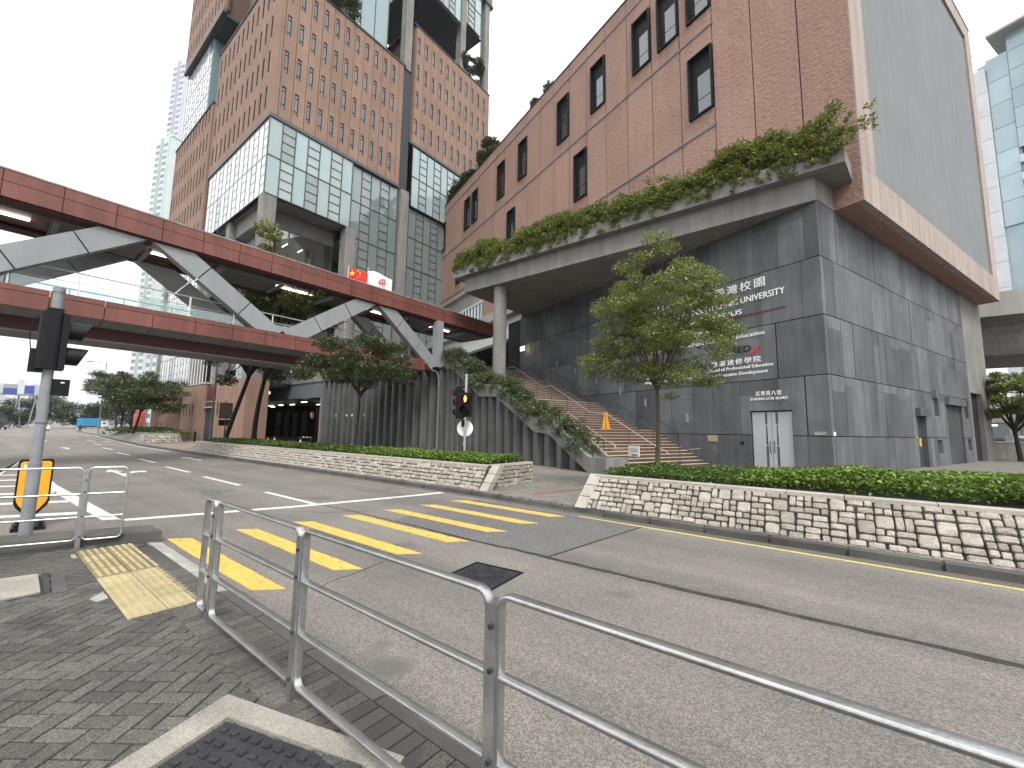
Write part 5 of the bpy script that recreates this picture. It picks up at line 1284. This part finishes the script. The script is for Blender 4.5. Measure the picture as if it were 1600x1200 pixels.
# ---------------------------------------------------------------- flags behind the bridge
def flag(label, X, Y, ztop, zb, w, h, mat, sag, group='flags behind the footbridge'):
    t = thing('flag', label, 'flag', (X,Y,zb), 0, group)
    MB().tube([(0,0,0),(0,0,ztop-zb)], [.06,.035], 8).sphere((0,0,ztop-zb+.06), .08, 8).build('pole', STAINL, t, smooth=True)
    nx, nz = 14, 6; vs = []; fs = []
    for i in range(nx+1):
        for j in range(nz+1):
            a, b = i/nx, j/nz; vs.append((a*w*.92, .12*math.sin(a*9)*a, ztop-zb-.15-b*h-sag*a*a+.06*math.sin(a*7+b)))
    for i in range(nx):
        for j in range(nz): fs.append((i*(nz+1)+j,(i+1)*(nz+1)+j,(i+1)*(nz+1)+j+1,i*(nz+1)+j+1))
    o = MB().add(vs, fs).build('cloth', mat, t, smooth=True, fix=False); o.rotation_euler = (0,0,R_(38)); return t, o
FR = surf('flag_red', (.6,.02,.02), rough=.7); FW = surf('flag_white', (.7,.7,.69), rough=.7); FY = surf('flag_star', (.8,.6,.03), rough=.7)
t, cl = flag('red flag with yellow stars flying behind the footbridge roof', -31.5, 17.9, 15.1, 6.4, 1.75, 1.5, FR, .25)
def star(cx, cz, r, rot=0.):
    pts = [(cx+(r if k % 2 == 0 else r*.4)*math.sin(rot+k*math.pi/5), -.2, cz+(r if k % 2 == 0 else r*.4)*math.cos(rot+k*math.pi/5)) for k in range(10)]
    MB().slab(pts, (0,-.012,0)).build('star', FY, cl)
star(.42,8.12,.25); star(.9,8.35,.09,.3); star(1.07,8.17,.09,.6); star(1.07,7.95,.09,.2); star(.9,7.78,.09,.5)
t, cl = flag('white flag with a red emblem flying behind the footbridge roof', -30.2, 18.9, 14.95, 6.4, 2.2, 1.45, FW, .75)
mb = MB()
for pts in ([(.95,7.55),(1.15,7.85),(1.25,7.8),(1.05,7.5)], [(1.2,7.9),(1.55,7.85),(1.55,7.75),(1.22,7.8)], [(1.5,7.8),(1.6,7.45),(1.5,7.42),(1.42,7.78)], [(1.0,7.5),(1.5,7.38),(1.5,7.48),(1.05,7.6)], [(1.25,7.8),(1.35,7.45),(1.43,7.46),(1.33,7.8)]):
    mb.slab([(a,-.2,b-.22) for a,b in pts], (0,-.012,0))
mb.build('emblem', FR, cl)
# ---------------------------------------------------------------- trees
tree('street_tree', 'young feathery street tree in front of the white lettering', (-3.8,11.15,.7), (-3.78,11.2,3.2), (-3.75,11.25,4.7), (1.95,1.9,1.85), 31000, .085, LEAF_TREE, BARK, .062, 9, 150, .4, seed=5, hollow=.25, flat=.45)
tree('street_tree', 'small tree with spreading crown before the red footbridge', (-17.7,10.9,.7), (-17.6,10.95,3.5), (-17.5,11.0,4.85), (2.7,2.6,1.1), 15000, .13, LEAF_DARK, BARKD, .07, 7, 60, .5, seed=8)
tree('street_tree', 'leaning dark tree left of the car park entrance, trunk slanting right', (-36.1,11.5,.6), (-32.2,11.6,6.0), (-32.2,11.6,8.2), (6.0,4.2,3.0), 19000, .22, LEAF_DARK, BARKD, .17, 8, 75, .8, lean=(-34.6,11.5,2.6), seed=3)
tree('street_tree', 'dark upright tree growing beside the car park entrance', (-32.1,12.0,.6), (-30.6,12.1,6.3), (-28.9,12.2,11.0), (4.6,3.6,3.6), 20000, .22, LEAF_CANOPY, BARKD, .17, 8, 60, .8, lean=(-32.2,12,3.6), seed=14)
for k, (x, y, cx, h, r, lb) in enumerate(((-62,10.9,-57.2,6.7,4.6,'nearest tree on the far grassy planter, trunk leaning right'),(-66,11.3,-64.5,7.6,4.2,'second tree on the far grassy planter'),(-74,11.8,-74,8.4,4.6,'third tree on the far grassy planter'),(-83,12.6,-84,9.2,5.0,'farthest tree on the far grassy planter by the road bend'))):
    tree('street_tree', lb, (x,y,.9), (x+(cx-x)*.5,y,3.4), (cx,y,h-1.8), (r,3.4,1.9), 9500, .24, LEAF_DARK, BARKD, .13, 7, 100, .62, group='trees on the far planter', seed=40+k)
tree('street_tree', 'yellow green tree under the flyover at the right edge', (10.3,46.5,.12), (10.1,46.4,2.6), (10.6,46.2,5.0), (3.2,3.0,1.9), 9000, .26, LEAF_CANOPY, BARKD, .16, 7, 50, .7, seed=61)
# far-off wood where the road disappears
def wood(label, pts, n, leaf, rad):
    cen = [(x+rs.uniform(-4,4), y+rs.uniform(-3,3), z*rs.uniform(.25,1)) for (x,y,z) in pts for _ in range(9)]
    o = link('distant_trees', leaf_mesh('distant_trees', clump_points(cen, [rad*rs.uniform(.7,1.2) for _ in cen], n, .8), leaf, LEAF_FAR)); stuff(o); return tag(o, label, 'trees')
wood('dark far-off wood behind the road bend', [(-232+k*1.5,9+k*3.0,9.5+1.5*math.sin(k)) for k in range(12)], 22000, .8, 2.6)
wood('pale far-off bushes at the left edge beyond the road', [(-215-k,-6+k*2.4,6.5) for k in range(7)], 12000, .7, 2.0)

# ---------------------------------------------------------------- street furniture
def lamp_post(label, X, Y, h, arm, rz, z0=.12, mat=STEELP):
    t = thing('street_lamp', label, 'street lamp', (X,Y,z0), rz)
    MB().tube([(0,0,0),(0,0,1.3)], .11, 10).build('base_sleeve', mat, t, smooth=True); MB().tube([(0,0,1.3),(0,0,h)], [.085,.06], 10).build('pole', mat, t, smooth=True)
    if arm:
        MB().tube([(0,0,h-.05),(arm,0,h+.15)], [.05,.04], 8).build('arm', mat, t, smooth=True); MB().box(arm-.1,arm+.6,-.12,.12,h+.08,h+.22).build('lantern', mat, t)
    return t
lamp_post('street lamp with a long arm rising above the far planter trees', -84.3, 11.0, 10.6, 1.9, R_(230))
DKPOLE = surf('brown_pole', (.06,.05,.045), rough=.6)
lamp_post('slim dark lamp pole before the tower entrance', -42.2, 12.4, 8.6, 0, 0, mat=DKPOLE)
t = thing('direction_board', 'dark brown notice board on a leaning post before the tower', 'sign', (-38.1,12.1,.6))
MB().tube([(0,0,0),(.08,0,2.2)], .05, 8).build('post', DKPOLE, t); MB().box(-.05,.05,-.48,.42,1.75,3.0).build('board', DKPOLE, t); MB().box(-.05,.05,-.45,.4,1.2,1.65).build('lower_board', BLACKM, t)
for k, (X, Y, lb) in enumerate(((-70.5,14.2,'leftmost dark bollard before the tower base'),(-67.3,14.1,'second dark bollard from the left before the tower base'),(-64.2,14.1,'third dark bollard from the left before the tower base'),(-61.2,14.1,'fourth dark bollard from the left before the tower base'),(-52.6,14.1,'dark bollard before the tower entrance doors'),(-43.0,13.9,'rightmost dark bollard beside the lamp pole'))):
    t = thing('bollard', lb, 'bollard', (X,Y,.12), 0, 'bollards before the tower')
    MB().tube([(0,0,0),(0,0,.82)], .1, 10).build('post', BLACKM, t, smooth=True); MB().tube([(0,0,.82),(0,0,.9),(0,0,1.0),(0,0,1.05)], [.07,.115,.115,.05], 10).build('cap', BLACKM, t, smooth=True)
t = thing('inflatable_column', 'tall red rounded column on the pavement beyond the far trees', 'column', (-92,16.8,.12))
MB().tube([(0,0,0),(0,0,.5),(0,0,3.6),(0,0,4.2),(0,0,4.5)], [.7,.78,.78,.66,.3], 18).build('body', surf('pink_red', (.42,.11,.1), rough=.5), t, smooth=True)
mb = MB(); [mb.tube([(0,0,z),(0,0,z+.06)], .8, 18) for z in (1.2,2.0,2.8)]; mb.build('band', FR, t)
# overhead gantry with blue signs
SIGNB = surf('sign_blue', (.05,.07,.3), rough=.5)
t = thing('sign_gantry', 'far overhead road gantry carrying two blue signs', 'gantry', (-220,8,0))
MB().box(-.4,.4,-14,5,11.0,11.6).build('beam', STEELP, t)
for y in (.2,4.2,-12):
    MB().bar((0,y,11),(0,y-1.2,0),.35,.35).bar((0,y,11),(0,y+1.2,0),.35,.35).build('leg', STEELP, t)
MB().box(.45,.6,-3.4,-.3,11.6,13.4).build('sign', SIGNB, t); MB().box(.45,.6,1.2,3.5,11.7,14.6).build('sign', SIGNB, t); MB().box(.45,.6,-3.4,-.3,13.4,14.8).build('sign', KERBL, t)

# ---------------------------------------------------------------- vehicles and a person, far along the road
TYRE = surf('tyre', (.015,.015,.016), rough=.9)
def wheels(t, xs, w, r=.48):
    for x in xs:
        for s in (-1,1):
            o = MB().tube([(x,s*(w/2-.25),r),(x,s*(w/2),r)], r, 14).build('wheel', TYRE, t); MB().tube([(x,s*(w/2),r),(x,s*(w/2+.012),r)], r*.5, 10).build('rim', STEELP, o)
def lorry(label, X, Y, rz, col, cabcol):
    t = thing('lorry', label, 'truck', (X,Y,0), rz); MB().box(-4.2,1.6,-1.2,1.2,1.0,3.8).build('cargo_box', col, t); MB().box(-4.2,3.6,-.5,.5,.6,.95).build('chassis', BLACKM, t)
    c = MB().slab([(1.75,-1.15,.7),(3.7,-1.15,.7),(3.7,-1.15,1.6),(3.35,-1.15,2.75),(1.75,-1.15,2.8)], (0,2.3,0)).build('cab', cabcol, t)
    MB().slab([(3.715,-1.0,1.65),(3.715,1.0,1.65),(3.40,1.0,2.62),(3.40,-1.0,2.62)], (.02,0,.005)).build('windscreen', GLASS_B, c)
    for s in (-1,1): MB().box(2.2,3.2,s*1.16-.01,s*1.16+.01,1.7,2.5).build('side_window', GLASS_B, c); MB().box(3.7,3.74,s*.85-.15,s*.85+.15,.85,1.05).build('headlight', WHITE, c)
    wheels(t, (-3.0,2.6), 2.4); return t
lorry('far blue box lorry by the trees at the road bend', -215, 26.5, R_(115), surf('lorry_blue', (.03,.22,.42), rough=.5), WHITE)
lorry('dark lorry cut by the left edge far along the road', -170, 3.4, R_(8), surf('lorry_dark', (.03,.035,.045), rough=.5), DKGREY)
def car(label, X, Y, rz, col):
    t = thing('car', label, 'car', (X,Y,0), rz)
    MB().slab([(-2.1,-.85,.35),(2.1,-.85,.35),(2.15,-.85,.75),(1.2,-.85,.95),(.55,-.85,1.42),(-1.2,-.85,1.45),(-2.0,-.85,.98),(-2.15,-.85,.7)], (0,1.7,0)).build('body', col, t)
    for s in (-1,1): MB().slab([(-1.1,s*.86,1.0),(.95,s*.86,1.0),(.48,s*.86,1.36),(-1.0,s*.86,1.38)], (0,s*.01,0)).build('side_window', GLASS_B, t); MB().box(2.1,2.16,s*.6-.15,s*.6+.15,.6,.74).build('headlight', KERBL, t)
    MB().slab([(1.13,-.7,1.0),(1.13,.7,1.0),(.62,.65,1.38),(.62,-.65,1.38)], (.03,0,.03)).build('windscreen', GLASS_B, t); wheels(t, (-1.3,1.35), 1.72, .32); return t
car('far white car on the road left of the bend', -150, 10.0, R_(5), WHITE)
car('pale car parked beyond the far planter', -98, 14.6, R_(12), KERBL)
# a pedestrian crossing the road far away: skin-modifier body
def person(label, X, Y, rz, z=.0):
    P = dict(pel=(0,0,.95),chest=(.03,0,1.3),neck=(.05,0,1.47),head=(.07,0,1.62),crown=(.07,0,1.72),lh=(0,.1,.9),lk=(.18,.1,.5),la=(.05,.1,.08),lt=(.22,.1,.04),rh=(0,-.1,.9),rk=(.0,-.1,.48),ra=(-.3,-.1,.12),rt=(-.16,-.1,.04),
             ls=(.02,.19,1.38),le=(-.12,.25,1.12),lw=(.02,.27,.9),lf=(.08,.27,.82),rs=(.02,-.19,1.38),re=(.1,-.25,1.12),rw=(.3,-.24,1.0),rf=(.38,-.24,.98))
    Rr = dict(pel=.15,chest=.16,neck=.06,head=.1,crown=.07,lh=.1,lk=.065,la=.045,lt=.04,rh=.1,rk=.065,ra=.045,rt=.04,ls=.065,le=.045,lw=.033,lf=.03,rs=.065,re=.045,rw=.033,rf=.03)
    E_ = [('pel','chest'),('chest','neck'),('neck','head'),('head','crown'),('pel','lh'),('lh','lk'),('lk','la'),('la','lt'),('pel','rh'),('rh','rk'),('rk','ra'),('ra','rt'),('chest','ls'),('ls','le'),('le','lw'),('lw','lf'),('chest','rs'),('rs','re'),('re','rw'),('rw','rf')]
    ks = list(P); me = bpy.data.meshes.new('person'); me.from_pydata([P[k] for k in ks], [(ks.index(a),ks.index(b)) for a,b in E_], [])
    o = link('person', me); sk = o.modifiers.new('skin','SKIN'); 
    for k, vtx in zip(ks, me.skin_vertices[0].data): vtx.radius = (Rr[k],Rr[k]); vtx.use_root = (k == 'pel')
    o.modifiers.new('sub','SUBSURF').levels = 1
    dg = bpy.context.evaluated_depsgraph_get(); dg.update(); m2 = bpy.data.meshes.new_from_object(o.evaluated_get(dg)); bpy.data.objects.remove(o)
    m2.materials.clear(); m2.materials.append(surf('dark_clothes', (.03,.035,.05), rough=.8)); m2.materials.append(surf('skin', (.35,.22,.16), rough=.6)); m2.materials.append(surf('hair', (.012,.01,.009), rough=.7))
    for p in m2.polygons:
        c = p.center; p.material_index = 2 if (c.z > 1.66 or (c.z > 1.58 and c.x < .04)) else (1 if c.z > 1.5 or (.8 < c.z < .93 and abs(c.y) > .22) else 0); p.use_smooth = True
    o = link('person', m2); o.location = (X,Y,z); o.rotation_euler = (0,0,rz); return tag(o, label, 'person')
person('far pedestrian in dark clothes walking across the road', -112, 12.2, R_(200))

# ---------------------------------------------------------------- distant buildings, flyover and hills
def flats(label, X, Y, w, d, h, nst, nb, rz, m_wall, m_win, group=None):
    t = thing('apartment_tower', label, 'building', (X,Y,0), rz, group)
    MB().box(-w/2,w/2,-d/2,d/2,0,h).build('wall', m_wall, t); sh = h/nst
    MB().box(-w/2-.3,w/2+.3,-d/2-.3,d/2+.3,h,h+1.2).build('parapet', m_wall, t)
    bw_ = w/nb
    for k in range(nb):
        MB().box(-w/2+k*bw_+bw_*.2,-w/2+k*bw_+bw_*.8,-d/2-1.2,-d/2+.1,0,h-1).build('bay', m_wall, t)
        me = MB().box(-w/2+k*bw_+bw_*.25,-w/2+k*bw_+bw_*.75,-d/2-1.26,-d/2-1.19,sh*.3,sh*.78).mesh('bay_window', m_win)
        for s_ in range(nst-1): link('window', me, t).location = (0,0,s_*sh)
    nd = max(1,int(d/bw_)); bd = d/nd
    for k in range(nd):
        me = MB().box(w/2-.02,w/2+.05,-d/2+k*bd+bd*.3,-d/2+k*bd+bd*.7,sh*.3,sh*.78).mesh('side_window', m_win)
        for s_ in range(nst-1): link('window', me, t).location = (0,0,s_*sh)
    return t
FW1 = surf('pale_green_render', (.5,.56,.55), (.46,.52,.51), .2, .7); FW2 = surf('pale_lilac_render', (.52,.53,.6), (.47,.48,.56), .2, .7); FWIN = surf('flat_window', (.16,.2,.25), rough=.2, spec=.7, rand=.3)
flats('pale green apartment tower far left, lower of the two', -262, 49.5, 11, 9, 146, 44, 2, R_(20), FW1, FWIN, 'far apartment towers')
flats('pale lilac apartment tower far left, taller and closer to the terracotta tower', -278, 56, 12, 10, 203, 61, 2, R_(20), FW2, FWIN, 'far apartment towers')
flats('low white apartment block behind the far trees under the footbridge', -215, 46, 9, 9, 44, 13, 2, R_(15), FW1, FWIN)
# pale harbour-side blocks and hills at the horizon
HILL = surf('hill_green', (.05,.075,.05), (.07,.09,.06), .003, .95)
hv, hf = [], []; nxh, nyh = 40, 12
for i in range(nxh+1):
    for j in range(nyh+1):
        a = i/nxh; b = j/nyh; Yh = -2600+a*6400; Xh = -8600+b*2600
        hgt = (430+110*math.sin(a*9)+70*math.sin(a*21+1))*max(0,1-abs(Yh-300)/3000)*math.sin(math.pi*b)**.8; hv.append((Xh,Yh,hgt-2))
for i in range(nxh):
    for j in range(nyh): hf.append((i*(nyh+1)+j,(i+1)*(nyh+1)+j,(i+1)*(nyh+1)+j+1,i*(nyh+1)+j+1))
struct(MB().add(hv, hf).build('hills', HILL, smooth=True))
HB = surf('far_block', (.45,.47,.5), (.38,.4,.43), .02, .8, rand=.2)
for k in range(14):
    y = -60+k*22+rs.uniform(-8,8); t = thing('far_building', 'pale far building at the foot of the hills', 'building', (-1500+rs.uniform(-200,200), y, 0), 0, 'far buildings below the hills')
    h = rs.uniform(40,110); w = rs.uniform(10,18); MB().box(-w/2,w/2,-w/2,w/2,0,h).build('wall', HB, t); MB().box(-w/4,w/4,-w/4,w/4,h,h+5).build('roof', HB, t)
# flyover at the right
fl = thing('flyover', 'grey concrete flyover passing behind the granite block', 'bridge', (12,54,0))
MB().slab([(-60,.6,8.75),(-60,.1,8.95),(-60,-.1,9.4),(-60,-.3,10.6),(-60,-.7,11.3),(-60,-2.4,12.0),(-60,-2.4,12.4),(-60,11,12.4),(-60,11,12.0),(-60,9,11.2),(-60,8.7,8.75)], (160,0,0)).build('girder', CONC, fl)
for k in range(26):
    piece('parapet_panel', CONCL, fl, -60+k*6.2+.03, -60+(k+1)*6.2-.03, -2.6, -2.3, 11.9, 13.9); piece('parapet_panel', CONCL, fl, -60+k*6.2+.03, -60+(k+1)*6.2-.03, 10.9, 11.2, 11.9, 13.6)
for x in (-30,30): MB().tube([(x,4,0),(x,4,8.8)], 1.1, 20).build('pier', CONC, fl, smooth=True)
# second flyover strip lower behind
f2 = thing('flyover', 'pale far ramp seen below the flyover', 'bridge', (12,95,0)); MB().box(-80,120,0,7,9.6,11.4).build('girder', CONCL, f2)
for x in (-20,40): MB().box(x-1,x+1,2,5,0,9.6).build('pier', CONC, f2)
# street level at right: low wall, shopfront and a parked van
t = thing('low_wall', 'low grey wall behind the tree at the right edge', 'wall', (14,52,.1)); MB().box(-6,30,0,.3,0,1.3).build('wall', CONC, t); MB().box(-6,30,-.05,.35,1.3,1.4).build('coping', CONCL, t)
sh_ = thing('shop_building', 'dark ground floor shops under the flyover at the right edge', 'building', (18,80,0))
MB().box(-25,60,0,12,0,7).build('wall', surf('shop_wall', (.3,.29,.28), rough=.8), sh_)
for k in range(10): MB().box(-24+k*8,-17+k*8,-.1,0,.3,3.6).build('shop_window', GLASS_B, sh_); MB().box(-24+k*8,-17+k*8,-.5,-.1,3.7,4.9).build('shop_sign', MAROON if k % 2 else KERBL, sh_); piece('strip_light', LAMPW, sh_, -23+k*8, -18+k*8, -.3, -.2, 3.3, 3.45)
def van(label, X, Y, rz):
    t = thing('van', label, 'van', (X,Y,0), rz); MB().slab([(-2.4,-.9,.35),(2.3,-.9,.35),(2.4,-.9,.95),(1.6,-.9,1.15),(1.0,-.9,1.95),(-2.4,-.9,2.0)], (0,1.8,0)).build('body', WHITE, t)
    for s in (-1,1): MB().slab([(-2.1,s*.91,1.15),(1.35,s*.91,1.15),(.9,s*.91,1.75),(-2.1,s*.91,1.8)], (0,s*.01,0)).build('side_window', GLASS_B, t)
    wheels(t, (-1.5,1.5), 1.82, .34)
van('white van passing behind the tree at the right edge', 14.5, 57.5, R_(4))
# glass office tower at the right edge
gt = thing('glass_tower', 'pale blue glass tower with white piers at the right edge', 'building', (33,128,0), R_(-24))
WP = surf('white_pier', (.6,.62,.64), (.52,.54,.57), .3, .6); 
MB().box(-4.5,22,.6,24,0,84).build('core', GLASS_P, gt)
for (x0,x1,z1) in ((-4.9,-3.2,84.5),(3.5,5.6,97),(13,15,97)): 
    for k in range(int(z1/5.5)): piece('pier_panel', WP, gt, x0, x1, -.8, 1.0, k*5.5+.04, (k+1)*5.5-.04)
MB().box(3,24,-1.5,24,94,95).build('roof_slab', KERBL, gt); MB().box(-2.2,3.6,-2.4,10,88,88.5).build('roof_slab', KERBL, gt)
for k in range(7): piece('pane', GLASS_P, gt, -3.1, 0, .2, .55, 46+k*5.5, 51.4+k*5.5)
for k in range(6): piece('pane', GLASS_P, gt, .1, 3.4, .0, .55, 62+k*4.4, 66.3+k*4.4); piece('pane', GLASS_P, gt, 5.7, 12.9, .0, .55, 60+k*6, 65.9+k*6)
for k in range(15):
    z = 4+k*3.9; b = MB().box(.1,3.4,-.4,.6,z,z+1.6).build('balcony', WP, gt); MB().box(.4,3.2,.3,.58,z+1.6,z+3.8).build('recess', DKGREY, b)
    piece('pane', GLASS_P, gt, 5.7, 12.9, .0, .55, z, z+3.7) if z < 58 else None
# ---------------------------------------------------------------- air
HZ = bpy.data.materials.new('haze'); HZ.use_nodes = True; hn = HZ.node_tree; hn.nodes.clear()
pv = hn.nodes.new('ShaderNodeVolumePrincipled'); pv.inputs['Color'].default_value = (.93,.96,1,1); pv.inputs['Density'].default_value = .00018; pv.inputs['Anisotropy'].default_value = .2
ho = hn.nodes.new('ShaderNodeOutputMaterial'); hn.links.new(pv.outputs[0], ho.inputs['Volume'])
hz = stuff(MB().box(-9600,3100,-6100,6100,-1.1,640).build('haze', HZ)); tag(hz, 'thin pale haze in the air over the whole street', 'haze')
